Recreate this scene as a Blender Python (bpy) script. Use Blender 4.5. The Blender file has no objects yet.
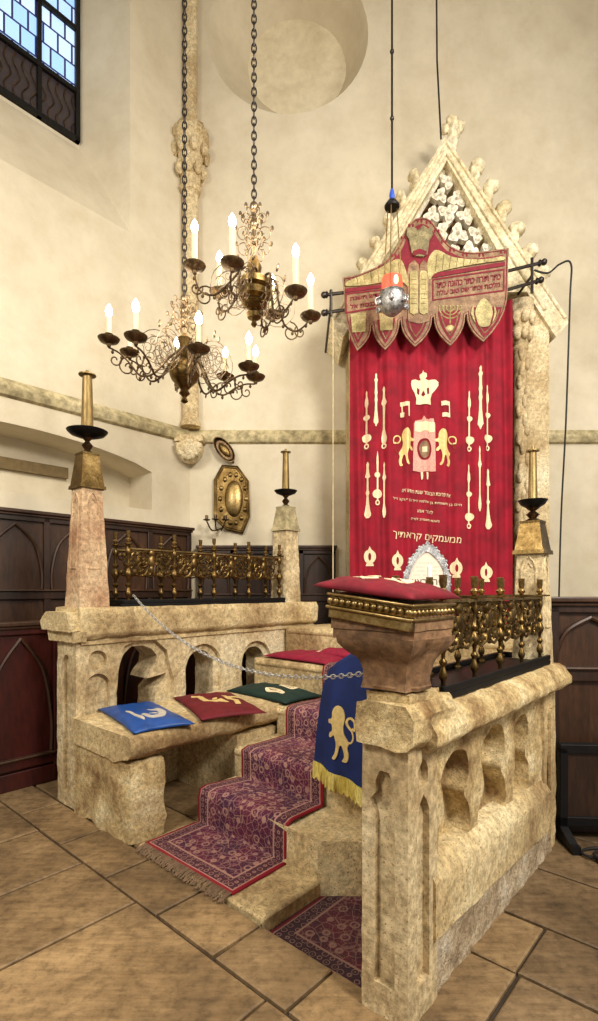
import bpy, bmesh, math, random
from mathutils import Vector, Matrix, noise
from mathutils.geometry import tessellate_polygon

S = bpy.context.scene
C = S.collection
PI = math.pi
random.seed(7)

# ------------------------------------------------------------------ camera, world, lights, exposure
FX = 520.0
HZ = 590.0
cam_d = bpy.data.cameras.new('camera')
cam = bpy.data.objects.new('camera', cam_d)
C.objects.link(cam)
cam.location = (0, 0, 1.6)
cam.rotation_euler = (PI / 2, 0, 0)
cam_d.sensor_fit = 'HORIZONTAL'
cam_d.sensor_width = 36
cam_d.lens = 36 * FX / 598
cam_d.shift_y = (HZ - 510.5) / 598
cam_d.clip_start = .05
S.camera = cam

S.view_settings.view_transform = 'Standard'
S.view_settings.look = 'None'
S.view_settings.gamma = 1
S.view_settings.exposure = 0.02
S.view_settings.use_curve_mapping = False

world = bpy.data.worlds.new('world')
S.world = world
world.use_nodes = True
bg = world.node_tree.nodes['Background']
bg.inputs[0].default_value = (1.0, .94, .85, 1)
bg.inputs[1].default_value = .38


def area(name, loc, target, size, power, col):
    l = bpy.data.lights.new(name, 'AREA')
    l.energy = power
    l.color = col
    l.shape = 'DISK'
    l.size = size
    o = bpy.data.objects.new(name, l)
    C.objects.link(o)
    o.location = loc
    o.rotation_euler = (Vector(target) - Vector(loc)).to_track_quat('-Z', 'Y').to_euler()
    return o


area('hall_fill', (2.6, -.6, 5.0), (.5, 5, 1.2), 1.3, 350, (1, .935, .83))  # added fill light, stands for no fixture in the room
area('hall_fill', (-3.0, .2, 4.8), (-.3, 4.5, .8), 1.3, 190, (1, .935, .83))  # second added fill, from the other side of the hall
area('nave_fill', (3.2, 2.2, 6.4), (1.0, 6, 4.2), 1.0, 105, (1, .92, .80))  # added fill aimed at the gable and upper wall
area('aisle_fill', (4.2, .6, 2.6), (1.1, 3, .6), 1.0, 22, (1, .90, .76))  # weak added fill for the outer parapet face and paving

# ------------------------------------------------------------------ helpers
_L = math.hypot(.665, .746)
DA, DB = .665 / _L, .746 / _L
TH = -math.atan2(DA, DB)           # platform axes: local x = across the stairs, local y = up the stairs


def P(r, s, z=0.0):
    """platform coordinates (across, along, up) to the world"""
    return Vector((DB * r + DA * s, -DA * r + DB * s, z))


def at(px, py, d):
    return Vector(((px - 299) / FX * d, d, 1.6 - (py - HZ) * d / FX))


def lin(c):
    return tuple((x / 12.92 if x <= .04045 else ((x + .055) / 1.055) ** 2.4) for x in [v / 255 for v in c]) + (1,)


class MB:
    def __init__(self, off=(0, 0, 0)):
        self.v = []
        self.f = []
        self.off = Vector(off)

    def add(self, vs, fs):
        n = len(self.v)
        self.v += [Vector(p) - self.off for p in vs]
        self.f += [tuple(i + n for i in f) for f in fs]
        return self

    def box(self, x0, x1, y0, y1, z0, z1, M=None):
        vs = [Vector((x, y, z)) for z in (z0, z1) for y in (y0, y1) for x in (x0, x1)]
        if M:
            vs = [M @ p for p in vs]
        return self.add(vs, [(0, 2, 3, 1), (4, 5, 7, 6), (0, 1, 5, 4), (2, 6, 7, 3), (0, 4, 6, 2), (1, 3, 7, 5)])

    def taper(self, cx, cy, z0, z1, a0, a1, b0=None, b1=None, M=None):
        b0 = a0 if b0 is None else b0
        b1 = a1 if b1 is None else b1
        vs = [Vector((cx + sx * a, cy + sy * b, z)) for z, a, b in ((z0, a0 / 2, b0 / 2), (z1, a1 / 2, b1 / 2)) for sy in (-1, 1) for sx in (-1, 1)]
        if M:
            vs = [M @ p for p in vs]
        return self.add(vs, [(0, 2, 3, 1), (4, 5, 7, 6), (0, 1, 5, 4), (2, 6, 7, 3), (0, 4, 6, 2), (1, 3, 7, 5)])

    def lathe(self, prof, n=20, c=(0, 0, 0), M=None, sx=1, sy=1):
        vs, fs = [], []
        c = Vector(c)
        for r, z in prof:
            for k in range(n):
                a = 2 * PI * k / n
                p = Vector((max(r, 1e-4) * math.cos(a) * sx, max(r, 1e-4) * math.sin(a) * sy, z))
                if M:
                    p = M @ p
                vs.append(p + c)
        m = len(prof)
        for i in range(m - 1):
            for k in range(n):
                fs.append((i * n + k, i * n + (k + 1) % n, (i + 1) * n + (k + 1) % n, (i + 1) * n + k))
        fs.append(tuple(range(n))[::-1])
        fs.append(tuple((m - 1) * n + k for k in range(n)))
        return self.add(vs, fs)

    def tube(self, pts, r, n=8, closed=False):
        pts = [Vector(p) for p in pts]
        m = len(pts)
        if not hasattr(r, '__len__'):
            r = [r] * m
        vs, fs = [], []
        up = None
        for i, p in enumerate(pts):
            if closed:
                t = (pts[(i + 1) % m] - pts[i - 1])
            else:
                t = pts[min(i + 1, m - 1)] - pts[max(i - 1, 0)]
            t.normalize()
            if up is None:
                up = Vector((0, 0, 1)) if abs(t.z) < .9 else Vector((1, 0, 0))
            s = t.cross(up)
            if s.length < 1e-5:
                s = t.orthogonal()
            s.normalize()
            up = s.cross(t)
            up.normalize()
            for k in range(n):
                a = 2 * PI * k / n
                vs.append(p + (s * math.cos(a) + up * math.sin(a)) * r[i])
        for i in range(m if closed else m - 1):
            j = (i + 1) % m
            for k in range(n):
                fs.append((i * n + k, i * n + (k + 1) % n, j * n + (k + 1) % n, j * n + k))
        if not closed:
            fs.append(tuple(range(n))[::-1])
            fs.append(tuple((m - 1) * n + k for k in range(n)))
        return self.add(vs, fs)

    def ball(self, c, r, n=10, m=7, M=None):
        if not hasattr(r, '__len__'):
            r = (r, r, r)
        vs, fs = [], []
        c = Vector(c)
        for i in range(m + 1):
            t = PI * i / m
            for k in range(n):
                a = 2 * PI * k / n
                s = max(math.sin(t), 1e-3)
                p = Vector((r[0] * s * math.cos(a), r[1] * s * math.sin(a), -r[2] * math.cos(t)))
                if M:
                    p = M @ p
                vs.append(p + c)
        for i in range(m):
            for k in range(n):
                fs.append((i * n + k, i * n + (k + 1) % n, (i + 1) * n + (k + 1) % n, (i + 1) * n + k))
        return self.add(vs, fs)

    def plate(self, loops, a, b, axis='y', M=None):
        """outline (first loop) with holes, in the plane square to `axis`, from a to b along it"""
        def m3(u, v, t):
            p = {'x': (t, u, v), 'y': (u, t, v), 'z': (u, v, t)}[axis]
            return M @ Vector(p) if M else Vector(p)
        tris = tessellate_polygon([[Vector((u, v, 0)) for u, v in l] for l in loops])
        flat = [p for l in loops for p in l]
        n = len(flat)
        vs = [m3(u, v, a) for u, v in flat] + [m3(u, v, b) for u, v in flat]
        fs = [tuple(t) for t in tris] + [tuple(i + n for i in reversed(t)) for t in tris]
        o = 0
        for l in loops:
            k = len(l)
            for i in range(k):
                j = (i + 1) % k
                fs.append((o + i, o + j, o + j + n, o + i + n))
            o += k
        return self.add(vs, fs)

    def build(self, name, mat, parent=None, smooth=True, rough=None, bevel=0, ang=38, loc=None, rot=None, cut=None):
        bm = bmesh.new()
        vs = [bm.verts.new(p) for p in self.v]
        for f in self.f:
            try:
                bm.faces.new([vs[i] for i in f])
            except ValueError:
                pass
        bmesh.ops.recalc_face_normals(bm, faces=bm.faces)
        if rough or cut:
            sp = rough[0] if rough else cut
            if rough:
                bmesh.ops.remove_doubles(bm, verts=bm.verts, dist=1e-5)
            for ax in range(3):
                if cut and not rough and ax != 0:
                    continue
                lo = min(v.co[ax] for v in bm.verts)
                hi = max(v.co[ax] for v in bm.verts)
                k = int((hi - lo) / sp)
                for i in range(1, k + 1):
                    co = [0, 0, 0]
                    no = [0, 0, 0]
                    co[ax] = lo + (hi - lo) * i / (k + 1)
                    no[ax] = 1
                    bmesh.ops.bisect_plane(bm, geom=bm.verts[:] + bm.edges[:] + bm.faces[:], plane_co=co, plane_no=no, dist=1e-6)
            if rough:
                bm.normal_update()
                amp = rough[1]
                fr = rough[2] if len(rough) > 2 else 9.0
                for v in bm.verts:
                    q = v.co * fr
                    d = noise.noise(q) * .6 + noise.noise(q * 2.7) * .4
                    v.co += v.normal * d * amp * 2
        me = bpy.data.meshes.new(name)
        bm.to_mesh(me)
        bm.free()
        if smooth:
            me.polygons.foreach_set('use_smooth', [True] * len(me.polygons))
            me.set_sharp_from_angle(angle=math.radians(ang))
        if mat:
            me.materials.append(mat)
        o = bpy.data.objects.new(name, me)
        C.objects.link(o)
        if parent:
            o.parent = parent
        if loc is not None:
            o.location = loc
        if rot is not None:
            o.rotation_euler = rot
        if bevel:
            b = o.modifiers.new('bevel', 'BEVEL')
            b.width = bevel
            b.segments = 2
            b.limit_method = 'ANGLE'
            b.angle_limit = math.radians(40)
        return o


def tag(o, label, cat, group=None):
    o['label'] = label
    o['category'] = cat
    if group:
        o['group'] = group
    return o


def thing(name, label, cat, loc, rot=(0, 0, 0), group=None):
    o = bpy.data.objects.new(name, None)
    C.objects.link(o)
    o.location = loc
    o.rotation_euler = rot
    o.empty_display_size = .1
    if label is None:
        return o
    return tag(o, label, cat, group)


def thingB(name, label, cat, r, s, z, group=None, extra=0.0):
    return thing(name, label, cat, P(r, s, z), (0, 0, TH + extra), group)


def struct(o):
    o['kind'] = 'structure'
    return o


def tree_copy(o, parent=None):
    c = o.copy()
    C.objects.link(c)
    c.parent = parent
    for ch in list(o.children):
        tree_copy(ch, c)
    return c


def spline(pts, k=6):
    pts = [Vector(p) for p in pts]
    q = [pts[0]] + pts + [pts[-1]]
    out = []
    for i in range(1, len(q) - 2):
        for j in range(k):
            t = j / k
            a, b, c, d = q[i - 1:i + 3]
            out.append(.5 * ((2 * b) + (c - a) * t + (2 * a - 5 * b + 4 * c - d) * t * t + (3 * b - a - 3 * c + d) * t ** 3))
    out.append(pts[-1])
    return out


def spiral(cx, cy, r0, r1, a0, a1, n=16):
    return [(cx + (r0 + (r1 - r0) * i / n) * math.cos(a0 + (a1 - a0) * i / n), cy + (r0 + (r1 - r0) * i / n) * math.sin(a0 + (a1 - a0) * i / n)) for i in range(n + 1)]


def smooth2(pts, k=4):
    """closed smooth outline through 2-D points"""
    n = len(pts)
    out = []
    for i in range(n):
        a, b, c, d = [Vector(pts[(i + j) % n]) for j in (-1, 0, 1, 2)]
        for j in range(k):
            t = j / k
            p = .5 * ((2 * b) + (c - a) * t + (2 * a - 5 * b + 4 * c - d) * t * t + (3 * b - a - 3 * c + d) * t ** 3)
            out.append((p.x, p.y))
    return out


def inset(pts, d):
    """move a closed outline inwards by d"""
    n = len(pts)
    A = sum(pts[i][0] * pts[(i + 1) % n][1] - pts[(i + 1) % n][0] * pts[i][1] for i in range(n))
    sg = 1 if A > 0 else -1
    out = []
    for i in range(n):
        a, b, c = Vector(pts[i - 1]), Vector(pts[i]), Vector(pts[(i + 1) % n])
        e1 = (b - a).normalized()
        e2 = (c - b).normalized()
        n1 = Vector((-e1.y, e1.x)) * sg
        n2 = Vector((-e2.y, e2.x)) * sg
        m = n1 + n2
        if m.length < 1e-6:
            m = n1
        m.normalize()
        k = d / max(.45, m.dot(n1))
        out.append((b.x + m.x * k, b.y + m.y * k))
    return out


# ------------------------------------------------------------------ materials
def nodes(name):
    m = bpy.data.materials.new(name)
    m.use_nodes = True
    nt = m.node_tree
    return m, nt, nt.nodes['Principled BSDF']


def ramp(nt, fac, stops, interp='LINEAR'):
    r = nt.nodes.new('ShaderNodeValToRGB')
    r.color_ramp.interpolation = interp
    e = r.color_ramp.elements
    while len(e) < len(stops):
        e.new(.5)
    for i, (p, c) in enumerate(stops):
        e[i].position = p
        e[i].color = c if len(c) == 4 else lin(c)
    nt.links.new(fac, r.inputs[0])
    return r.outputs[0]


def noise_n(nt, co, scale, detail=4, rough=.6):
    n = nt.nodes.new('ShaderNodeTexNoise')
    n.inputs['Scale'].default_value = scale
    n.inputs['Detail'].default_value = detail
    n.inputs['Roughness'].default_value = rough
    nt.links.new(co, n.inputs['Vector'])
    return n.outputs['Fac']


def mix(nt, fac, a, b, mode='MIX'):
    m = nt.nodes.new('ShaderNodeMix')
    m.data_type = 'RGBA'
    m.blend_type = mode
    if isinstance(fac, float):
        m.inputs[0].default_value = fac
    else:
        nt.links.new(fac, m.inputs[0])
    for i, x in ((6, a), (7, b)):
        if isinstance(x, tuple):
            m.inputs[i].default_value = x
        else:
            nt.links.new(x, m.inputs[i])
    return m.outputs[2]


def coord(nt, which='Object', scale=None):
    t = nt.nodes.new('ShaderNodeTexCoord')
    o = t.outputs[which]
    if scale:
        mp = nt.nodes.new('ShaderNodeMapping')
        mp.inputs['Scale'].default_value = scale
        nt.links.new(o, mp.inputs[0])
        o = mp.outputs[0]
    return o


def bump(nt, b, h, strength, dist):
    bn = nt.nodes.new('ShaderNodeBump')
    bn.inputs['Strength'].default_value = strength
    bn.inputs['Distance'].default_value = dist
    nt.links.new(h, bn.inputs['Height'])
    nt.links.new(bn.outputs[0], b.inputs['Normal'])


def mottled(name, c0, c1, c2, s1=2.0, s2=14.0, rough=.85, bs=.4, bd=.01, metal=0, stain=None, stain_at=.6, detail=6, scale=None, speck=None, fine=.55):
    m, nt, b = nodes(name)
    co = coord(nt, 'Object', scale)
    n1 = noise_n(nt, co, s1, detail)
    n2 = noise_n(nt, co, s2, detail, .72)
    col = ramp(nt, n1, [(.32, c0), (.52, c1), (.7, c2)])
    g0 = 1 - fine
    fn = ramp(nt, n2, [(.34, (g0, g0 * .97, g0 * .92, 1)), (.5, (1 - fine * .25, 1 - fine * .25, 1 - fine * .27, 1)), (.62, (1 + fine * .4, 1 + fine * .4, 1 + fine * .4, 1))])
    col = mix(nt, .85, col, fn, 'MULTIPLY')
    if stain:
        n3 = noise_n(nt, co, s1 * 2.3, 10, .78)
        col = mix(nt, ramp(nt, n3, [(stain_at, (0, 0, 0, 1)), (stain_at + .12, (.95, .95, .95, 1))]), col, lin(stain))
    if speck:
        n4 = noise_n(nt, co, s2 * 3.5, 2, .5)
        col = mix(nt, ramp(nt, n4, [(.62, (0, 0, 0, 1)), (.68, (1, 1, 1, 1))]), col, lin(speck))
    nt.links.new(col, b.inputs['Base Color'])
    b.inputs['Roughness'].default_value = rough
    b.inputs['Metallic'].default_value = metal
    if bs:
        bump(nt, b, n2, bs, bd)
    return m


def plain(name, c, rough=.6, metal=0, sheen=0, var=.15, vs=20, bs=0, bd=.002):
    m, nt, b = nodes(name)
    co = coord(nt)
    n = noise_n(nt, co, vs, 3)
    l = lin(c)
    lo = tuple(x * (1 - var) for x in l[:3]) + (1,)
    hi = tuple(min(1, x * (1 + var)) for x in l[:3]) + (1,)
    nt.links.new(ramp(nt, n, [(.35, lo), (.65, hi)]), b.inputs['Base Color'])
    b.inputs['Roughness'].default_value = rough
    b.inputs['Metallic'].default_value = metal
    if sheen:
        b.inputs['Sheen Weight'].default_value = sheen
        b.inputs['Sheen Roughness'].default_value = .4
        b.inputs['Sheen Tint'].default_value = tuple(min(1, x * 1.6 + .08) for x in l[:3]) + (1,)
    if bs:
        bump(nt, b, noise_n(nt, co, vs * 3, 3), bs, bd)
    return m


def emit(name, c, k):
    m, nt, b = nodes(name)
    b.inputs['Base Color'].default_value = c
    b.inputs['Emission Color'].default_value = c
    b.inputs['Emission Strength'].default_value = k
    return m


M = {}
M['plaster'] = mottled('lime_plaster', (204, 192, 166), (217, 206, 181), (225, 215, 192), .5, 3, .95, .25, .014, fine=.09)
M['plaster_light'] = mottled('repaired_plaster', (215, 200, 168), (228, 215, 184), (236, 224, 196), .9, 6, .95, .25, .01, fine=.15)
M['stone'] = mottled('sandstone', (142, 112, 72), (208, 184, 136), (232, 214, 170), 1.6, 30, .85, .8, .008, stain=(132, 94, 56), stain_at=.62, speck=(120, 90, 56))
M['stone_pale'] = mottled('pale_limestone', (166, 138, 94), (218, 198, 156), (238, 224, 190), 1.6, 26, .85, .8, .008, stain=(158, 118, 72), stain_at=.64, speck=(150, 118, 80))
M['stone_pink'] = mottled('pinkish_sandstone', (168, 124, 90), (206, 174, 136), (222, 198, 162), 2.6, 34, .85, .8, .008, stain=(160, 112, 84), stain_at=.62, speck=(140, 100, 76))
M['stone_rough'] = mottled('weathered_sandstone', (138, 104, 62), (210, 184, 132), (238, 220, 176), 4.5, 42, .9, .9, .012, stain=(104, 68, 40), stain_at=.58, speck=(130, 96, 60))
M['rubble'] = mottled('rubble_mortar', (160, 134, 104), (208, 188, 156), (226, 212, 188), 5, 34, .95, 1.0, .02, stain=(104, 78, 54), stain_at=.58, speck=(120, 96, 66))
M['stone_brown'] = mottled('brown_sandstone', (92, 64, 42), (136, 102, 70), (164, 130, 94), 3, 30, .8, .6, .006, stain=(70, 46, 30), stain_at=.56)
M['gable_stone'] = mottled('cream_gable_stone', (206, 188, 146), (232, 218, 182), (244, 234, 208), 2, 20, .8, .4, .006)
M['tracery_stone'] = mottled('white_tracery_stone', (216, 206, 182), (236, 228, 208), (244, 238, 222), 3, 20, .8, .3, .004)
M['ledge'] = mottled('grey_plaster_ledge', (158, 144, 108), (190, 176, 136), (206, 192, 154), 1.5, 12, .9, .3, .006)
M['slot_shade'] = plain('painted_slot_shade', (112, 94, 62), .9, bs=.3)  # tone of a shaded slot, put into the base colour
M['slab'] = None
M['brass'] = mottled('aged_brass', (84, 66, 38), (122, 98, 58), (162, 136, 88), 8, 60, .40, .12, .002, metal=1)
M['brass_dark'] = mottled('dark_brass', (70, 56, 42), (104, 84, 62), (140, 116, 84), 9, 60, .42, .12, .002, metal=1)
M['brass_light'] = mottled('bright_brass', (134, 110, 66), (166, 140, 92), (200, 176, 128), 7, 50, .40, .15, .002, metal=1)
M['iron'] = plain('black_iron', (26, 25, 26), .5, .6)
M['chain_iron'] = plain('dark_chain_metal', (72, 66, 62), .4, .9)
M['lamp_brass'] = mottled('pale_chandelier_brass', (120, 100, 80), (168, 146, 118), (204, 184, 152), 9, 50, .38, .1, .002, metal=1)
M['silver'] = plain('silver', (206, 206, 204), .35, .7, var=.25, vs=40)
M['silver_chased'] = mottled('chased_silver', (120, 120, 124), (180, 180, 182), (226, 226, 224), 22, 70, .42, .8, .006, metal=1)
M['wood'] = mottled('dark_walnut', (30, 17, 11), (50, 30, 19), (68, 42, 27), 3, 30, .42, .15, .002, scale=(1, 1, .2))
M['wood_red'] = mottled('red_mahogany', (44, 12, 10), (62, 18, 14), (78, 26, 20), 2, 30, .4, .1, .002, scale=(1, 1, .2))
M['wood_mid'] = mottled('brown_oak', (46, 27, 16), (66, 41, 24), (84, 54, 33), 3, 30, .42, .15, .002, scale=(1, 1, .2))
M['velvet'] = plain('crimson_velvet', (142, 0, 32), .85, sheen=.0, var=.25, vs=5)
M['velvet_cushion'] = plain('cushion_velvet', (112, 0, 24), .8, var=.3, vs=16)
M['velvet_dark'] = plain('deep_red_velvet', (100, 2, 20), .75, sheen=.05, var=.2, vs=14)
M['velvet_pink'] = plain('raspberry_velvet', (136, 8, 46), .75, sheen=.05, var=.2, vs=14)
M['velvet_wine'] = plain('wine_red_velvet', (128, 16, 44), .75, sheen=.3, var=.15, vs=14)
M['satin_blue'] = plain('blue_satin', (18, 70, 142), .42, sheen=.1, var=.18, vs=10)
M['velvet_green'] = plain('dark_green_velvet', (8, 40, 32), .8, sheen=.08, var=.2, vs=14)
M['cloth_blue'] = plain('royal_blue_cloth', (8, 32, 88), .8, sheen=.05, var=.2, vs=9)
M['gold'] = plain('gold_thread', (224, 196, 128), .5, .15, var=.12, vs=60, bs=.3)
M['cream_thread'] = plain('cream_thread', (238, 218, 178), .6, 0, var=.08, vs=60, bs=.2)
M['pink_thread'] = plain('pink_and_gold_thread', (222, 158, 142), .6, 0, var=.22, vs=60, bs=.2)
M['grey_thread'] = plain('silver_thread', (196, 188, 176), .5, .1, var=.1, vs=60)
M['valance_gold'] = mottled('tarnished_gold_embroidery', (104, 76, 54), (144, 112, 80), (174, 142, 108), 14, 90, .6, .5, .003, metal=.1)
M['wing_gold'] = mottled('greenish_gold_embroidery', (140, 128, 78), (178, 164, 108), (202, 190, 136), 10, 70, .55, .4, .003, metal=.1)
M['olive_gold'] = mottled('olive_gold_brocade', (92, 84, 54), (134, 122, 82), (166, 152, 108), 12, 60, .5, .5, .004)
M['dull_red'] = plain('dull_red_velvet', (122, 22, 40), .8, sheen=.3, var=.2, vs=20)
M['fringe'] = mottled('yellow_fringe', (186, 160, 62), (222, 200, 100), (238, 222, 136), 12, 160, .7, .8, .005, scale=(1, 1, .15))
M['candle'] = plain('ivory_candle', (240, 226, 180), .5, var=.05)
M['brass_tube'] = mottled('brass_candle_tube', (120, 98, 60), (156, 132, 86), (182, 158, 110), 6, 40, .5, .1, .002, metal=.85, scale=(1, 1, .2))
M['flame'] = emit('lit_candle_bulb', (1, .93, .78, 1), 26)
M['red_glass'] = emit('glowing_red_glass', (1, .06, .03, 1), 2.2)
M['red_glow'] = emit('red_lamp_flame', (1, .55, .2, 1), 9)
M['paper'] = plain('cream_paper', (238, 222, 202), .6, var=.04)
M['ink'] = plain('reddish_ink', (150, 96, 90), .7)
M['blue_knot'] = plain('blue_cord', (50, 90, 200), .5)
M['rope'] = plain('pale_cord', (206, 190, 150), .8)
M['cable'] = plain('black_rubber_cable', (24, 22, 22), .6)
M['wax_white'] = plain('white_candle', (244, 242, 240), .4, var=.02)


def slab_material():
    m, nt, b = nodes('worn_sandstone_paving')
    co = coord(nt, 'Object')
    at_ = nt.nodes.new('ShaderNodeAttribute')
    at_.attribute_name = 'tone'
    n1 = noise_n(nt, co, 1.6, 7)
    n2 = noise_n(nt, co, 18, 7, .7)
    mp = nt.nodes.new('ShaderNodeMapping')
    mp.inputs['Rotation'].default_value = (0, 0, .5)
    mp.inputs['Scale'].default_value = (3, 26, 3)
    nt.links.new(co, mp.inputs[0])
    n3 = noise_n(nt, mp.outputs[0], 1.5, 5)
    col = ramp(nt, n1, [(.3, (86, 68, 48)), (.5, (142, 117, 83)), (.68, (178, 150, 110))])
    col = mix(nt, .8, col, ramp(nt, n2, [(.36, (.5, .48, .45, 1)), (.5, (.92, .92, .92, 1)), (.64, (1.12, 1.12, 1.12, 1))]), 'MULTIPLY')
    col = mix(nt, .6, col, ramp(nt, n3, [(.35, (.74, .72, .7, 1)), (.6, (1.08, 1.08, 1.08, 1))]), 'MULTIPLY')
    col = mix(nt, 1.0, col, ramp(nt, at_.outputs['Fac'], [(0, (.60, .58, .58, 1)), (1, (1.16, 1.12, 1.04, 1))]), 'MULTIPLY')
    n5 = noise_n(nt, mp.outputs[0], .55, 12, .8)
    col = mix(nt, .7, col, ramp(nt, n5, [(.36, (.62, .57, .50, 1)), (.5, (.95, .95, .95, 1)), (.62, (1.12, 1.12, 1.12, 1))]), 'MULTIPLY')
    nt.links.new(col, b.inputs['Base Color'])
    b.inputs['Roughness'].default_value = .55
    bump(nt, b, n5, .6, .010)
    return m


M['slab'] = slab_material()
M['grout'] = plain('dark_floor_joint', (52, 40, 28), .9, bs=.3)


def carpet_material(name, W, L, field, field2, borderc, motif, edge, ends):
    m, nt, b = nodes(name)
    uv = coord(nt, 'UV')
    sp = nt.nodes.new('ShaderNodeSeparateXYZ')
    nt.links.new(uv, sp.inputs[0])

    def math_(op, a, b_=None, clamp=False):
        n = nt.nodes.new('ShaderNodeMath')
        n.operation = op
        for i, x in enumerate((a, b_)):
            if x is None:
                continue
            if isinstance(x, (int, float)):
                n.inputs[i].default_value = x
            else:
                nt.links.new(x, n.inputs[i])
        return n.outputs[0]
    u, v = sp.outputs[0], sp.outputs[1]
    du = math_('MINIMUM', u, math_('SUBTRACT', W, u))
    dv = math_('MINIMUM', v, math_('SUBTRACT', L, v)) if ends == 2 else v
    dd = math_('MINIMUM', du, dv) if ends else du

    def vor(scale, feat='F1', rnd=.35):
        n = nt.nodes.new('ShaderNodeTexVoronoi')
        n.feature = feat
        n.inputs['Scale'].default_value = scale
        n.inputs['Randomness'].default_value = rnd
        nt.links.new(uv, n.inputs['Vector'])
        return n
    big = vor(15, rnd=.6)
    small = vor(40, rnd=.9)
    tiny = vor(90, rnd=1)
    K, Wt = (0, 0, 0, 1), (1, 1, 1, 1)
    ring = ramp(nt, big.outputs['Distance'], [(0, Wt), (.13, K), (.24, K), (.29, Wt), (.37, Wt), (.42, K)])
    petals = ramp(nt, small.outputs['Distance'], [(.22, Wt), (.34, K)])
    dots = ramp(nt, tiny.outputs['Distance'], [(.2, Wt), (.34, K)])
    vine = vor(22, 'DISTANCE_TO_EDGE', 1)
    vines = ramp(nt, vine.outputs['Distance'], [(.03, Wt), (.06, K)])
    wear = noise_n(nt, uv, 5, 3)
    base = mix(nt, ramp(nt, wear, [(.4, K), (.6, Wt)]), lin(field), lin(field2))
    c = mix(nt, mix(nt, .55, K, vines), base, lin(motif))
    c = mix(nt, mix(nt, .5, K, petals), c, lin(tuple(int(x * .55) for x in field2)))
    c = mix(nt, mix(nt, .55, K, dots), c, lin(tuple(int(x * .9) for x in motif)))
    c = mix(nt, mix(nt, .8, K, ring), c, lin(motif))
    bmed = vor(24, rnd=.3)
    bc = mix(nt, ramp(nt, bmed.outputs['Distance'], [(0, Wt), (.16, K), (.3, K), (.36, Wt), (.44, K)]), lin(borderc), lin(motif))
    bc = mix(nt, mix(nt, .6, K, dots), bc, lin(field))
    isb = ramp(nt, dd, [(0, Wt), (.105, K)], 'CONSTANT')
    c = mix(nt, isb, c, bc)
    line = ramp(nt, dd, [(0, K), (.018, Wt), (.024, K), (.095, Wt), (.107, K)], 'CONSTANT')
    c = mix(nt, line, c, lin(motif))
    rim = ramp(nt, dd, [(0, Wt), (.018, K)], 'CONSTANT')
    c = mix(nt, rim, c, lin(edge))
    nt.links.new(c, b.inputs['Base Color'])
    b.inputs['Roughness'].default_value = .9
    b.inputs['Sheen Weight'].default_value = .0
    bump(nt, b, tiny.outputs['Distance'], .5, .003)
    return m


# ------------------------------------------------------------------ floor
rows = [-3.2, -2.5, -1.9, -1.25, -.65, .05, .7, 1.44, 1.74, 2.23, 2.62, 3.15, 3.7, 4.3, 4.9, 5.6, 6.4, 7.2]
joints = {6: [-9, -7.6, -6.4, -5.4, -4.3, -3.6, -2.98, -2.4, -1.45, -.62, .4, 1.5, 2.6, 3.8, 5, 6.5, 8],
          7: [-9, -8, -7, -6, -5.2, -4.6, -3.95, -3.3, -2.73, -2.23, -1.79, -1.35, -.9, -.3, .5, 1.3, 2.2, 3.1, 4.2, 5.4, 6.6, 8],
          8: [-9, -7.9, -6.9, -6, -5.1, -4.45, -3.7, -2.9, -2.04, -1.79, -1.155, -.76, .0, .8, 1.7, 2.6, 3.7, 5, 6.5, 8],
          9: [-9, -8.1, -7.1, -6.2, -5.0, -4.3, -3.7, -2.9, -1.79, -1.155, -.77, .3, 1.1, 2.1, 3.2, 4.4, 5.6, 7, 8]}
bmf = bmesh.new()
tone = bmf.loops.layers.color.new('tone')
rnd = random.Random(3)
for i in range(len(rows) - 1):
    s0, s1 = rows[i], rows[i + 1]
    if i in joints:
        js = joints[i]
    else:
        js = [-9.0]
        while js[-1] < 7.4:
            js.append(js[-1] + rnd.uniform(.6, 1.25))
        js.append(8.2)
    for a, b in zip(js[:-1], js[1:]):
        if s0 > 1.7 and s0 < 2.6 and a > -1.8 and b < -1.1:
            continue
        t = rnd.random()
        t = t * .35 + (.6 if b < -.6 else 0.05)
        g = .0085
        h = rnd.uniform(-.002, .002)
        z0, z1 = -.03, h
        pts = [(a + g, s0 + g), (b - g, s0 + g), (b - g, s1 - g), (a + g, s1 - g)]
        e = .007
        ins = [(a + g + e, s0 + g + e), (b - g - e, s0 + g + e), (b - g - e, s1 - g - e), (a + g + e, s1 - g - e)]
        jit = [(rnd.uniform(-.004, .004), rnd.uniform(-.004, .004)) for _ in range(4)]
        V0 = [bmf.verts.new(P(x + j[0], y + j[1], z0)) for (x, y), j in zip(pts, jit)]
        V1 = [bmf.verts.new(P(x + j[0], y + j[1], z1 - .006)) for (x, y), j in zip(pts, jit)]
        V2 = [bmf.verts.new(P(x + j[0], y + j[1], z1)) for (x, y), j in zip(ins, jit)]
        fs = [bmf.faces.new(V2)]
        for k in range(4):
            l = (k + 1) % 4
            fs.append(bmf.faces.new((V1[k], V1[l], V2[l], V2[k])))
            fs.append(bmf.faces.new((V0[k], V0[l], V1[l], V1[k])))
        for f in fs:
            for lp in f.loops:
                lp[tone] = (t, t, t, 1)
me = bpy.data.meshes.new('floor')
bmesh.ops.recalc_face_normals(bmf, faces=bmf.faces)
bmf.to_mesh(me)
bmf.free()
me.materials.append(M['slab'])
floor = struct(bpy.data.objects.new('floor', me))
C.objects.link(floor)
mb = MB()
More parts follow.
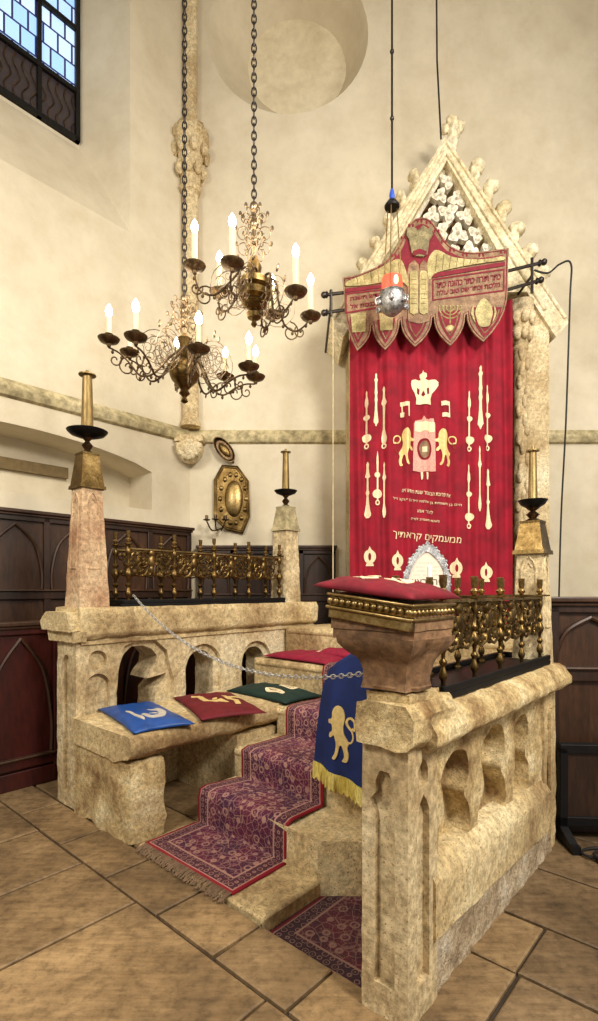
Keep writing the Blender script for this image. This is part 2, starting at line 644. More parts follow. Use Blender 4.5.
for (a, b, c, d) in ((-9, -1.83, -3.2, 7.2), (-1.12, 8.2, -3.2, 7.2), (-1.83, -1.12, -3.2, 1.725), (-1.83, -1.12, 2.62, 7.2)):
    vs = [P(a, c, -.02), P(b, c, -.02), P(b, d, -.02), P(a, d, -.02), P(a, c, -.16), P(b, c, -.16), P(b, d, -.16), P(a, d, -.16)]
    mb.add(vs, [(0, 1, 2, 3), (7, 6, 5, 4), (0, 4, 5, 1), (1, 5, 6, 2), (2, 6, 7, 3), (3, 7, 4, 0)])
vs = [P(-1.79, 1.735, -.07), P(-1.155, 1.735, -.07), P(-1.155, 2.62, -.07), P(-1.79, 2.62, -.07)]
mb.add(vs + [v - Vector((0, 0, .08)) for v in vs], [(0, 1, 2, 3), (7, 6, 5, 4)])
mb.build('floor_bed', M['grout'], floor, smooth=False)

# ------------------------------------------------------------------ walls
CX, CY = -1.383, 6.6        # the corner of the two visible walls


def LW(t, z, n=0.0):
    """point on the left wall: t metres from the corner towards the camera, n metres out of the room"""
    return Vector((CX - DA * t - DB * n, CY - DB * t + DA * n, z))


# left wall, local frame: x = out of the room (-N), y = -D1 ... built in (t, z) and mapped
def map_left(mb_):
    out = MB()
    out.v = [LW(p.y, p.z, p.x) for p in mb_.v]
    out.f = mb_.f
    return out


H = 10.0
win_out = [(.84, 5.71), (3.35, 5.71), (3.35, 9.2), (2.1, 9.7), (.84, 9.2)]
win_in = [(1.187, 6.8), (3.0, 6.8), (3.0, 9.0), (2.1, 9.45), (1.187, 9.0)]
nic = [(.554, 2.55), (3.6, 2.55), (3.6, 3.0)] + [(3.6 - 3.046 * k / 14, 3.0 + .21 * math.sin(PI * k / 14) ** .7) for k in range(1, 14)] + [(.554, 3.0)]
wl = MB()
wl.plate([[(-.45, -.1), (9.5, -.1), (9.5, H), (-.45, H)], win_out, nic], 0, .001, 'x')
wl.plate([[(-.45, -.1), (9.5, -.1), (9.5, H), (-.45, H)], win_in, nic], .55, .60, 'x')
for A, B in ((win_out, win_in), (nic, nic)):
    n = len(A)
    vs = [Vector((0.0005, t, z)) for t, z in A] + [Vector((.57, t, z)) for t, z in B]
    wl.add(vs, [(i, (i + 1) % n, (i + 1) % n + n, i + n) for i in range(n)])
wl.box(.5, .6, .4, 3.8, 2.45, 3.4)
wall_left = struct(map_left(wl).build('wall_left', M['plaster'], ang=25))
# solid strip for a slot in the low recess, shade painted in its colour
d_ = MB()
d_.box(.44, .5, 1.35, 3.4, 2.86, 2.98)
struct(map_left(d_).build('trim_1', M['slot_shade']))

# back wall with round opening
oc = (-.14, 8.66)
circ = [(oc[0] + 1.02 * math.cos(a), oc[1] + 1.02 * math.sin(a)) for a in [2 * PI * k / 48 for k in range(48)]]
circ2 = [(oc[0] + .12 + .66 * math.cos(a), oc[1] + .16 + .66 * math.sin(a)) for a in [2 * PI * k / 48 for k in range(48)]]
wb = MB()
wb.plate([[(CX - .02, -.1), (6.5, -.1), (6.5, H), (CX - .02, H)], circ], CY, CY + .001, 'y')
wb.plate([[(CX - .8, -.1), (6.5, -.1), (6.5, H), (CX - .8, H)], circ2], CY + .6, CY + .66, 'y')
n = 48
wb.add([(x, CY, z) for x, z in circ] + [(x, CY + .62, z) for x, z in circ2], [(i, (i + 1) % n, (i + 1) % n + n, i + n) for i in range(n)])
wall_back = struct(wb.build('wall_back', M['plaster'], ang=25))
# ceiling
mb = MB()
mb.box(-7.5, 6.5, 1.5, 7.4, H, H + .1)
struct(mb.build('ceiling', M['plaster'], smooth=False))


# windows
def glass_material():
    m, nt, b = nodes('daylit_leaded_glass')
    co = coord(nt, 'Object')
    br = nt.nodes.new('ShaderNodeTexBrick')
    br.inputs['Scale'].default_value = 1
    br.inputs['Mortar Size'].default_value = .012
    br.inputs['Brick Width'].default_value = .16
    br.inputs['Row Height'].default_value = .22
    br.inputs['Color1'].default_value = lin((150, 196, 250))
    br.inputs['Color2'].default_value = lin((196, 222, 252))
    br.inputs['Mortar'].default_value = lin((40, 44, 90))
    mp = nt.nodes.new('ShaderNodeMapping')
    mp.inputs['Rotation'].default_value = (PI / 2, 0, 0)
    nt.links.new(co, mp.inputs[0])
    cb = nt.nodes.new('ShaderNodeCombineXYZ')
    sp = nt.nodes.new('ShaderNodeSeparateXYZ')
    nt.links.new(co, sp.inputs[0])
    nt.links.new(sp.outputs[1], cb.inputs[0])
    nt.links.new(sp.outputs[2], cb.inputs[1])
    nt.links.new(cb.outputs[0], br.inputs['Vector'])
    nt.links.new(br.outputs['Color'], b.inputs['Base Color'])
    nt.links.new(br.outputs['Color'], b.inputs['Emission Color'])
    b.inputs['Emission Strength'].default_value = .75
    b.inputs['Roughness'].default_value = .2
    return m


M['glass'] = glass_material()
M['glass_dark'] = plain('dark_leaded_glass', (60, 52, 56), .3)
win = thing('window_1', None, None, LW(1.187, 6.8, .52), (0, 0, 0))
win.rotation_euler = (0, 0, TH)
struct(win)


def wl_part(fn, name, mat, **k):
    """part of the window: local x = -n, local y = -t"""
    m_ = MB()
    fn(m_)
    return struct(m_.build(name, mat, win, **k))


wl_part(lambda m: m.box(-.03, -.015, -1.82, 0, .58, 2.6), 'glass', M['glass'], smooth=False)
wl_part(lambda m: m.box(-.03, -.015, -1.82, 0, 0, .58), 'lower_glass', M['glass_dark'], smooth=False)


def wf(m):
    m.box(-.04, .03, -.05, 0, 0, 2.6)
    m.box(-.04, .03, -1.82, -1.77, 0, 2.6)
    m.box(-.04, .03, -1.82, 0, 0, .05)
    for y in (-.45, -.9, -1.35):
        m.box(-.03, .02, y - .022, y + .022, 0, 2.6)
    for z in (.58, 1.3, 2.1):
        m.box(-.03, .025, -1.82, 0, z - .025, z + .025)


wl_part(wf, 'window_frame', M['iron'], smooth=False)


def wg(m):
    for y in [-.05 - .09 * k for k in range(20)]:
        m.tube(spline([(.0, y, .03), (.0, y - .035, .15), (0, y + .035, .29), (0, y - .035, .43), (0, y, .57)], 4), .006, 5)


wl_part(wg, 'grille', M['brass_dark'])

ow = MB()
ow.lathe([(.7, -.02), (.7, .02)], 40, (oc[0] + .12, CY + .61, oc[1] + .16), Matrix.Rotation(PI / 2, 4, 'X'))
struct(ow.build('window_2', M['plaster_light']))


# string course
def course(name, pts_fn, length):
    prof = [(0, -.09), (.05, -.075), (.07, -.045), (.075, .0), (.06, .03), (.02, .085), (0, .09)]
    m = MB()
    vs = []
    for t in (0, length):
        vs += [pts_fn(t, q, z) for q, z in prof]
    n = len(prof)
    m.add(vs, [(i, i + 1, i + 1 + n, i + n) for i in range(n - 1)] + [tuple(range(n)), tuple(range(n, 2 * n))[::-1]])
    return struct(m.build(name, M['ledge'], ang=30))


course('trim_2', lambda t, q, z: LW(t - .03, 3.54 + z, -q), 7)
course('trim_3', lambda t, q, z: Vector((CX - .02 + t, CY - q, 3.54 + z)), 7.8)

# corner shaft with capital and corbel
sh = struct(thing('trim_4', None, None, (CX + .03, CY - .11, 3.3)))
m = MB()
m.lathe([(.13, .33), (.13, .38), (.1, .42), (.1, 3.25), (.12, 3.3)], 14)
m.lathe([(.085, 4.05), (.085, 6.7)], 12)
m.build('shaft', M['stone_pale'], sh)
m = MB()
m.lathe([(.12, 3.25), (.145, 3.29), (.12, 3.33), (.13, 3.5), (.17, 3.75), (.2, 3.88), (.23, 3.9), (.23, 3.97), (.17, 4.0), (.18, 4.06), (.1, 4.1)], 14)
for k in range(8):
    a = 2 * PI * k / 8
    for z, r_ in ((3.5, .16), (3.74, .2)):
        a2 = a + (PI / 8 if z > 3.6 else 0)
        m.ball((r_ * math.cos(a2), r_ * math.sin(a2), z), (.05, .05, .09), 7, 5)
m.build('capital', M['stone_pale'], sh, rough=(.07, .012, 11))
m = MB()
m.ball((0, -.03, .04), (.17, .15, .17), 14, 9)
for k in range(9):
    a = PI * k / 8
    m.ball((.13 * math.cos(a), -.12, .06 - .12 * math.sin(a)), .05, 7, 5)
m.box(-.17, .17, -.12, .12, .13, .2)
m.build('corbel', M['stone_pale'], sh, rough=(.06, .01, 12))
# ------------------------------------------------------------------ wood panelling and pews
def panelling(root, W, Hh, n, z0=0.0, arch=True, mats=('wood', 'wood'), mid=None, thick=.06):
    """local x along the run, face towards -y"""
    m = MB()
    m.box(0, W, 0, thick, z0, Hh)
    m.build('back_board', M[mats[0]], root, smooth=False)
    m = MB()
    w = W / n
    for k in range(n + 1):
        x = min(max(k * w, .03), W - .03)
        m.box(x - .03, x + .03, -.03, 0, z0, Hh)
    m.box(0, W, -.03, 0, z0, z0 + .14)
    m.box(0, W, -.03, 0, Hh - .07, Hh)
    if mid:
        m.box(0, W, -.035, 0, mid - .04, mid + .04)
    m.build('frame', M[mats[1]], root, smooth=False, bevel=.006)
    m = MB()
    m.box(-.02, W + .02, -.07, thick + .02, Hh, Hh + .035)
    m.box(-.01, W + .01, -.05, 0, Hh - .025, Hh)
    if mid:
        m.box(0, W, -.055, 0, mid + .035, mid + .055)
    m.build('cornice', M['wood_mid'], root, smooth=False, bevel=.008)
    if arch:
        for k in range(n):
            m = MB()
            x0, x1 = k * w + .05, (k + 1) * w - .05
            zb = (mid + .06) if mid else z0 + .3
            zt = Hh - .1
            xm = (x0 + x1) / 2
            sp_ = zb + (zt - zb) * .3
            m.tube(spline([(x0, -.02, zb), (x0, -.02, sp_), (x0 + .12 * w, -.02, sp_ + (zt - sp_) * .6), (xm, -.02, zt)], 6), .014, 6)
            m.tube(spline([(x1, -.02, zb), (x1, -.02, sp_), (x1 - .12 * w, -.02, sp_ + (zt - sp_) * .6), (xm, -.02, zt)], 6), .014, 6)
            m.build('arch_moulding', M['wood_mid'], root)


# along the left wall: local x runs from far towards the camera? -> runs along +s
w1 = thing('wall_panelling', 'tall dark wood panelling with pointed arches along the wall under the deep window', 'panelling', LW(5.3, 0, -.14), (0, 0, PI / 2 + TH))
w1.rotation_euler = (0, 0, PI / 2 + TH)
panelling(w1, 5.2, 2.33, 9, mid=1.55, mats=('wood_mid', 'wood'))
w2 = thing('wall_panelling', 'low dark wood panelling on the rear wall beneath the brass wall sconce', 'panelling', (CX + .12, CY - .08, 0))
panelling(w2, 1.72, 2.12, 4, mid=1.5, mats=('wood', 'wood'))
m = MB()
m.box(.97, 1.2, -.04, .02, 2.13, 2.42)
m.build('dark_niche', M['wood'], w2, smooth=False)
# mahogany pew back behind the left parapet
w3 = thingB('pew', 'red mahogany pew back seen through the stone arches of the low parapet', 'pew', -4.48, .2, 0)
w3.rotation_euler = (0, 0, PI / 2 + TH)
panelling(w3, 4.6, 1.31, 8, mid=.2, mats=('wood_red', 'wood_red'))
m = MB()
m.box(0, 4.6, .06, .5, .40, .45)
m.build('seat', M['wood'], w3, smooth=False)
m = MB()
for k in range(5):
    m.box(.1 + k * 1.1, .14 + k * 1.1, .06, .48, 0, .40)
m.build('seat_support', M['wood'], w3, smooth=False)
# panelling on the right
w4 = thing('wall_panelling', 'dark wood panelling with a pointed arch beside the weathered parapet end', 'panelling', (1.66, 3.46, 0), (0, 0, -.06))
panelling(w4, 1.6, 1.52, 3, mid=1.04, mats=('wood_mid', 'wood'))
w5 = thing('pew_stand', 'low black wooden stand with feet in front of the panelling by floor cables', 'stand', (1.66, 3.33, 0), (0, 0, -.06))
m = MB()
m.box(.0, 1.5, -.03, .03, .56, .62)
m.box(.0, 1.5, -.03, .03, .1, .16)
m.box(.0, .05, -.03, .03, 0.05, .6)
m.box(.62, .67, -.03, .03, .05, .6)
m.build('frame', M['iron'], w5, smooth=False, bevel=.005)
m = MB()
m.box(.05, .62, -.01, .01, .16, .56)
m.box(.67, 1.5, -.01, .01, .16, .56)
m.build('panel', M['wood'], w5, smooth=False)
for x in (.0, .62, 1.44):
    m = MB()
    m.plate([[(-.2, 0), (.06, 0), (.06, .1), (-.02, .1), (-.16, .05), (-.2, .05)]], x, x + .05, 'x')
    m.build('foot', M['iron'], w5, smooth=False)

# ------------------------------------------------------------------ left parapet
lp = thingB('stone_parapet', 'long pale stone parapet with three open arches behind the stone bench', 'parapet', -3.7, 1.762, 0)
T0, T1 = 0.0, 2.62   # along s


def arch_loop(c, w, zb, zt, n=12, pointed=.0):
    h = w / 2
    zs = zt - h * (1 + pointed)
    pts = [(c - h, zb), (c + h, zb), (c + h, zs)]
    for k in range(1, n):
        a = PI * k / n
        pts.append((c + h * math.cos(a), zs + (zt - zs) * math.sin(a)))
    pts.append((c - h, zs))
    return pts


# ragged horseshoe opening with a broken cusp
ragged = [(2.09 - 1.762, .45), (2.40 - 1.762, .45), (2.42 - 1.762, .78), (2.50 - 1.762, .86), (2.52 - 1.762, .90), (2.34 - 1.762, .88), (2.36 - 1.762, .93), (2.42 - 1.762, .99), (2.43 - 1.762, 1.06),
          (2.38 - 1.762, 1.12), (2.30 - 1.762, 1.155), (2.20 - 1.762, 1.15), (2.13 - 1.762, 1.09), (2.09 - 1.762, .98), (2.07 - 1.762, .8)]
rag_out = [(2.03 - 1.762, .45), (2.56 - 1.762, .45), (2.57 - 1.762, .85), (2.52 - 1.762, 1.0), (2.50 - 1.762, 1.1), (2.4 - 1.762, 1.19), (2.26 - 1.762, 1.21), (2.12 - 1.762, 1.17), (2.05 - 1.762, 1.05)]
a2i, a2o = arch_loop(1.11, .30, .45, 1.065), arch_loop(1.11, .42, .45, 1.125)
a3i, a3o = arch_loop(1.76, .30, .45, 1.045), arch_loop(1.76, .42, .45, 1.105)
tre = [(.09, .72), (.22, .72), (.22, .98), (.25, 1.02), (.25, 1.07), (.2, 1.1), (.155, 1.13), (.11, 1.1), (.06, 1.07), (.06, 1.02), (.09, .98)]
outer = [(0, 0), (T1, 0), (T1, 1.24), (0, 1.24)]
ends_t = [arch_loop(2.3, .16, .5, 1.12)]
m = MB()
m.plate([outer, rag_out, a2o, a3o, [(.135 + .075 * math.cos(a), 1.075 + .075 * math.sin(a)) for a in [2 * PI * k / 18 for k in range(18)]], arch_loop(.135, .19, .66, .975)] + ends_t, -.0, -.045, 'x')
m.plate([outer, ragged, a2i, a3i], -.045, -.31, 'x')
# front end face, with a slim carved lancet
fe = arch_loop(-.155, .11, .1, 1.12)
m.plate([[(-.31, 0), (0, 0), (0, 1.24), (-.31, 1.24)], fe], -.03, 0, 'y')
m.build('wall', M['stone_pale'], lp, rough=(.07, .006, 8), ang=50)
# broad cap
m = MB()
cp = [(-.37, 1.24), (.02, 1.24), (.05, 1.27), (.055, 1.43), (.03, 1.47), (-.37, 1.47)]
m.plate([cp], -.02, T1 + .02, 'y')
m.plate([[(-.42, 1.30), (.03, 1.30), (.03, 1.36), (.0, 1.44), (-.36, 1.44), (-.46, 1.36)]], -.10, .05, 'y')
m.plate([[(-.36, 1.22), (.04, 1.22), (.06, 1.30), (-.40, 1.30)]], -.07, .03, 'y')
m.build('cap', M['stone'], lp, rough=(.07, .008, 9), ang=50)
# lower courses of masonry below the cap joint
m = MB()
m.box(-.30, .02, .0, T1, 1.2, 1.225)
m.build('joint_band', M['stone'], lp, rough=(.08, .005, 9))

# ------------------------------------------------------------------ bench
bn = thingB('stone_bench', 'worn stone bench with thick seat slab holding a blue and a red cushion', 'bench', -3.7, 1.70, 0)
m = MB()
m.plate([[(0, .51), (.60, .50), (.76, .54), (.80, .58), (.80, .66), (.78, .685), (0, .685)]], .0, 1.38, 'y')
m.build('seat_slab', M['stone'], bn, rough=(.08, .011, 6), ang=50)
m = MB()
m.box(.0, .76, .02, .27, 0, .505)
m.build('support', M['stone_rough'], bn, rough=(.06, .022, 6), ang=60)
m = MB()
m.box(.0, .76, .90, 1.34, 0, .505)
m.build('support', M['stone'], bn, rough=(.08, .014, 6), ang=60)

# ------------------------------------------------------------------ staircase
st = thingB('stone_staircase', 'sandstone steps rising between the two parapets towards the red curtain', 'staircase', -2.4, 1.74, 0)
STEPS = [(2.22, .24), (2.55, .45), (3.0, .67), (3.45, .95), (3.9, 1.22)]   # front edge s, top z
o_r, o_s = -2.4, 1.74


def step_block(r0, r1, s0, s1, z0, z1, mat=M['stone'], extra=None, name='step'):
    m = MB((o_r, o_s, 0))
    loop = extra or [(r0, s0), (r1, s0), (r1, s1), (r0, s1)]
    m.plate([loop], z0, z1, 'z')
    return m.build(name, mat, st, rough=(.1, .004, 5), bevel=.014, ang=50)


step_block(-2.9, -1.79, 1.745, 2.4, -.07, .022, name='landing_slab')
step_block(0, 0, 0, 0, -.06, STEPS[0][1], extra=[(-2.88, 2.22), (-1.80, 2.17), (-1.60, 2.34), (-1.22, 2.40), (-1.22, 3.1), (-2.88, 3.1)])
step_block(-2.92, -1.22, 2.55, 3.5, .02, STEPS[1][1])
step_block(-3.62, -1.22, 3.09, 4.0, .02, STEPS[2][1])
step_block(-2.92, -1.22, 3.0, 3.2, .02, STEPS[2][1])
step_block(-3.66, -1.22, 3.45, 4.4, .02, STEPS[3][1])
step_block(-3.66, -1.22, 3.9, 4.6, .02, STEPS[4][1])
m = MB((o_r, o_s, 0))
m.box(-3.66, -1.24, 4.5, 5.35, .02, 1.215)
m.build('upper_platform', M['stone'], st, rough=(.2, .004, 4))


def nosing(r0, r1, s, z):
    m = MB((o_r, o_s, 0))
    m.tube([P0 for P0 in [(r0, s + .012, z - .035), (r1, s + .012, z - .035)]], .034, 10)
    return m.build('nosing', M['stone'], st, rough=(.15, .003, 5))


nosing(-2.9, -1.25, 2.56, .445)
nosing(-2.9, -1.25, 3.01, .665)
nosing(-3.62, -1.25, 3.46, .945)
nosing(-3.62, -1.25, 3.91, 1.215)


# carpet runner following the steps
def strip(name, path, r0, r1, mat, parent, thick=.012, taper=0.0):
    """path: list of (s, z); UV in metres"""
    off = Vector((o_r, o_s, 0))
    pts = []
    for i in range(len(path) - 1):
        a, b = Vector(path[i]), Vector(path[i + 1])
        k = max(1, int((b - a).length / .04))
        for j in range(k):
            pts.append(a.lerp(b, j / k))
    pts.append(Vector(path[-1]))
    bm = bmesh.new()
    uvl = bm.loops.layers.uv.new('UVMap')
    nu = 20
    L = 0
    rows_ = []
    for i, p in enumerate(pts):
        if i:
            L += (p - pts[i - 1]).length
        t = (pts[min(i + 1, len(pts) - 1)] - pts[max(i - 1, 0)]).normalized()
        nrm = Vector((-t.y, t.x))
        row = []
        for k in range(nu + 1):
            u = k / nu
            w = noise.noise(Vector((u * 5, L * 4, 1.3))) * .003
            q = p + nrm * (thick + w)
            ra = r0 + taper * min(1, max(0, (p.x - 2.2) / .4))
            row.append((bm.verts.new((ra + (r1 - ra) * u - off.x, q.x - off.y, q.y)), (r1 - r0) * u, L, bm.verts.new((ra + (r1 - ra) * u - off.x, p.x - off.y, p.y))))
        rows_.append(row)
    for i in range(len(rows_) - 1):
        for k in range(nu):
            q = [rows_[i][k], rows_[i][k + 1], rows_[i + 1][k + 1], rows_[i + 1][k]]
            f = bm.faces.new([x[0] for x in q])
            for lp_, x in zip(f.loops, q):
                lp_[uvl].uv = (x[1], x[2])
            if k == 0 or k == nu - 1:
                a, b = (rows_[i][0], rows_[i + 1][0]) if k == 0 else (rows_[i][nu], rows_[i + 1][nu])
                f = bm.faces.new([a[0], b[0], b[3], a[3]])
                for lp_ in f.loops:
                    lp_[uvl].uv = (a[1], a[2])
    bmesh.ops.recalc_face_normals(bm, faces=bm.faces)
    me_ = bpy.data.meshes.new(name)
    bm.to_mesh(me_)
    bm.free()
    me_.polygons.foreach_set('use_smooth', [True] * len(me_.polygons))
    me_.materials.append(mat)
    o = bpy.data.objects.new(name, me_)
    C.objects.link(o)
    o.location = P(o_r, o_s, 0)
    o.rotation_euler = (0, 0, TH)
    return o, L


M['runner'] = carpet_material('purple_persian_runner', .82, 6, (98, 28, 58), (66, 22, 56), (74, 34, 48), (176, 132, 118), (140, 14, 34), 1)
M['pit_rug'] = carpet_material('dark_persian_rug', .64, .9, (78, 20, 36), (50, 18, 32), (44, 22, 32), (128, 96, 84), (100, 16, 30), 2)
e = .03
path = [(1.77, .024), (2.19, .024), (2.19, .20), (2.20, .243), (2.24, .257), (2.52, .252), (2.52, .40), (2.515, .45), (2.56, .468), (2.965, .462), (2.962, .64), (2.97, .68), (3.01, .69), (3.42, .682), (3.41, .90), (3.42, .95), (3.47, .968), (3.87, .96), (3.86, 1.16), (3.87, 1.22), (3.92, 1.24), (4.4, 1.228)]
runner, Lr = strip('stair_runner', path, -2.86, -2.04, M['runner'], None, taper=.09)
tag(runner, 'purple floral persian runner carpet flowing down the stone steps to the landing', 'carpet')
m = MB((o_r, o_s, 0))
for k in range(80):
    r_ = -2.85 + .8 * k / 79
    m.tube([(r_, 1.775, .034), (r_ + random.uniform(-.01, .01), 1.735, .027), (r_ + random.uniform(-.015, .015), 1.705 + random.uniform(-.01, .01), .012)], .004, 4)
fr = m.build('fringe', M['wood_mid'], runner)
fr.data.materials[0] = plain('dusty_carpet_fringe', (122, 96, 74), .9)
# rolled end of the runner at the top of the stairs
rug, _ = strip('rug', [(1.76, -.066), (2.60, -.066)], -1.785, -1.16, M['pit_rug'], None, .01)
tag(rug, 'dark red persian rug lying in the sunken gap beside the step block', 'rug')
# ------------------------------------------------------------------ right parapet
rp = thingB('stone_parapet', 'weathered stone parapet with carved niches and rubble foot beside the dark panelling', 'parapet', -.955, 1.663, 0)
o2 = (-.955, 1.663, 0)
LT = 3.52 - 1.663


def blob(c, w, zb, zm, zt):
    """two-tier niche with a pinched waist"""
    h = w / 2
    return smooth2([(c - h, zb), (c + h * .9, zb + .01), (c + h, zb + (zm - zb) * .6), (c + h * .62, zm), (c + h * .95, zm + (zt - zm) * .35), (c + h * .8, zt - .03), (c + h * .1, zt),
                    (c - h * .75, zt - .04), (c - h, zt - (zt - zm) * .5), (c - h * .8, zm), (c - h * 1.02, zb + (zm - zb) * .6)], 4)


n1 = blob(2.125 - 1.663, .28, .50, .70, .905)
n2 = blob(2.55 - 1.663, .31, .47, .70, .93)
n3 = blob(2.945 - 1.663, .22, .46, .70, .915)
m = MB()
m.plate([[(.20, .2), (LT - .22, .2), (LT - .22, 1.0), (.20, 1.0)], n1, n2, n3], -.035, -.15, 'x')
m.box(-.245, -.14, .26, LT - .05, -.06, 1.0)
m.build('wall', M['stone_rough'], rp, rough=(.045, .007, 9), ang=60)
m = MB()   # sloping ledge and the band beneath it
m.plate([[(-.1, .25), (.012, .25), (.012, .47), (-.035, .535), (-.1, .54)]], .19, LT - .2, 'y')
for v in m.v:
    v.z -= .045 * v.y
m.build('ledge', M['stone'], rp, rough=(.08, .005, 7), ang=50)
m = MB()
m.box(-.15, -.012, .22, LT - .1, -.06, .27)
m.build('rubble_base', M['rubble'], rp, rough=(.035, .008, 11), ang=70)
# near post with carved panels
m = MB()
lan_f = [(-.145, .12), (-.055, .12), (-.055, .76), (-.035, .80), (-.05, .82), (-.065, .84), (-.06, .88), (-.08, .92), (-.12, .92), (-.14, .88), (-.135, .84), (-.15, .82), (-.165, .80), (-.145, .76)]
m.plate([[(-.201, -.06), (0, -.06), (0, 1.045), (-.201, 1.045)], lan_f], 0, .028, 'y')
lan_s = [(.065, .12), (.16, .12), (.16, .76), (.14, .80), (.115, .83), (.09, .80), (.065, .76)]
tre_s = smooth2([(.085, .86), (.14, .86), (.15, .92), (.12, .96), (.11, .96), (.075, .92)], 3)
m.plate([[(.02, -.06), (.224, -.06), (.224, 1.045), (.02, 1.045)], lan_s, tre_s], -.028, 0, 'x')
m.box(-.201, -.028, .028, .224, -.06, 1.045)
m.box(-.04, .0, .19, .224, -.06, 1.0)
m.build('end_post', M['stone_pale'], rp, rough=(.06, .003, 8), ang=45)
m = MB()
m.box(-.24, -.02, LT - .22, LT, -.06, 1.0)
m.plate([arch_loop(LT - .11, .1, .1, .9)], -.02, .0, 'x')
m.build('far_post', M['stone'], rp, rough=(.08, .006, 8), ang=50)
m = MB()
cpr = [(-.30, .99), (.025, .99), (.06, 1.02), (.066, 1.06), (.03, 1.12), (-.01, 1.14), (-.30, 1.14)]
m.plate([cpr], .10, LT + .05, 'y')
m.build('cap', M['stone_rough'], rp, rough=(.04, .009, 10), ang=60)
m = MB()
m.plate([[(-.205, 1.02), (.015, 1.02), (.04, 1.05), (.045, 1.14), (.01, 1.185), (-.17, 1.185), (-.208, 1.14), (-.208, 1.06)]], -.035, .30, 'y')
m.box(-.19, .0, .01, .24, 1.12, 1.215)
m.build('corner_cap', M['stone_rough'], rp, rough=(.04, .009, 10), ang=60)


# ------------------------------------------------------------------ pinnacles with brass caps and candle holders
def pinnacle(r, s, z, a0, a1, h, label, hcap, mat, capmat, lancet=True):
    t = thingB('stone_pinnacle', label, 'pinnacle', r, s, z)
    m = MB()
    m.taper(0, 0, 0, h, a0, a1)
    if lancet:
        # recessed lancets carried as raised edge mouldings on each face
        for q in range(4):
            R = Matrix.Rotation(q * PI / 2, 4, 'Z')
            def pp(x, zz):
                y = -(a0 + (a1 - a0) * zz / h) / 2 - .001
                return R @ Vector((x, y, zz))
            zt, zb = h * .93, h * .32
            w = a1 * .3
            m.tube([pp(-w, zb), pp(-w, zt - w * 1.8), pp(-w * .6, zt - w * .7), pp(0, zt), pp(w * .6, zt - w * .7), pp(w, zt - w * 1.8), pp(w, zb), pp(-w, zb)], .008, 6)
            m.tube([pp(-w * .5, zt - w * 1.6), pp(0, zt - w * .9), pp(w * .5, zt - w * 1.6)], .006, 5)
    m.build('shaft', mat, t, rough=(.06, .005, 10), ang=55)
    m = MB()
    m.taper(0, 0, h - .03, h + hcap, a1 + .03, a1 * .80)
    m.taper(0, 0, h - .035, h - .01, a1 + .045, a1 + .04)
    m.taper(0, 0, h + hcap, h + hcap + .015, a1 * .84, a1 * .84)
    for q in range(4):
        R = Matrix.Rotation(q * PI / 2, 4, 'Z')
        k = a1 * .43
        m.tube([R @ Vector((x, -(a1 * .5 - .012 * (zz - h) / hcap * 2) - .004, zz)) for x, zz in ((-k * .7, h + .03), (k * .7, h + .03), (k * .55, h + hcap * .55), (k * .3, h + hcap * .78), (0, h + hcap * .7), (-k * .3, h + hcap * .78), (-k * .55, h + hcap * .55), (-k * .7, h + .03))], .005, 5)
    m.build('metal_cap', capmat, t)
    return h + hcap


def holder(r, s, z, pan, hstem, rc, hc, label, body=None, panmat=None):
    t = thingB('candle_holder', label, 'candle holder', r, s, z)
    m = MB()
    m.lathe([(.03, 0), (.045, .01), (.02, hstem * .25), (.035, hstem * .42), (.042, hstem * .5), (.03, hstem * .6), (.015, hstem * .75), (.04, hstem * .95), (.03, hstem)], 16)
    m.build('stem', M['brass_dark'], t)
    m = MB()
    m.lathe([(.02, hstem - .012), (pan * .5, hstem), (pan * .85, hstem + .018), (pan, hstem + .04), (pan + .004, hstem + .046), (pan * .8, hstem + .036), (rc, hstem + .022)], 28)
    m.build('drip_pan', panmat or M['iron'], t)
    m = MB()
    m.lathe([(rc * 1.25, hstem + .01), (rc * 1.15, hstem + .05), (rc, hstem + .06), (rc * .78, hstem + hc), (rc * .78, hstem + hc + .012), (rc * 1.4, hstem + hc + .014), (rc * 1.4, hstem + hc + .022), (rc * .5, hstem + hc + .024), (rc * .3, hstem + hc + .05)], 18)
    m.build('candle_tube', body or M['brass_tube'], t)
    return t


hh = pinnacle(-3.805, 1.867, 1.462, .235, .155, .93, 'tapering pink stone pinnacle with engraved brass cap at the front of the arched parapet', .22, M['stone_pink'], M['brass'])
holder(-3.805, 1.867, 1.462 + hh + .012, .145, .13, .045, .45, 'tall brass candle holder with wide dark pan on the pink stone pinnacle')
hh = pinnacle(-3.8, 4.05, 1.462, .225, .18, .80, 'plain pale pinnacle under the brass wall sconce at the far parapet end', .21, M['stone_pale'], M['ledge'], False)
holder(-3.8, 4.05, 1.462 + hh + .012, .12, .13, .04, .44, 'slim brass candle holder on the plain far pinnacle')
hh = pinnacle(-1.085, 3.44, 1.14, .19, .145, .72, 'carved stone pinnacle with brass cap beside the edge of the red curtain', .16, M['stone_pale'], M['brass'])
holder(-1.085, 3.44, 1.14 + hh + .012, .085, .09, .028, .34, 'brass candle holder in front of the carved stone door pier')


# ------------------------------------------------------------------ brass candelabra railings
def baluster_profile(h):
    p = [(.022, 0), (.032, .01), (.032, .03), (.016, .045), (.014, .09), (.026, .12), (.03, .15), (.018, .19), (.012, .22), (.026, .25), (.026, .265), (.012, .29), (.014, .34), (.03, .38), (.036, .42), (.024, .46), (.012, .49),
         (.026, .52), (.026, .54), (.014, .56), (.012, .64), (.022, .68), (.028, .72), (.018, .76), (.012, .79), (.03, .82), (.03, .835), (.012, .85)]
    return [(r * .66, z * h) for r, z in p]


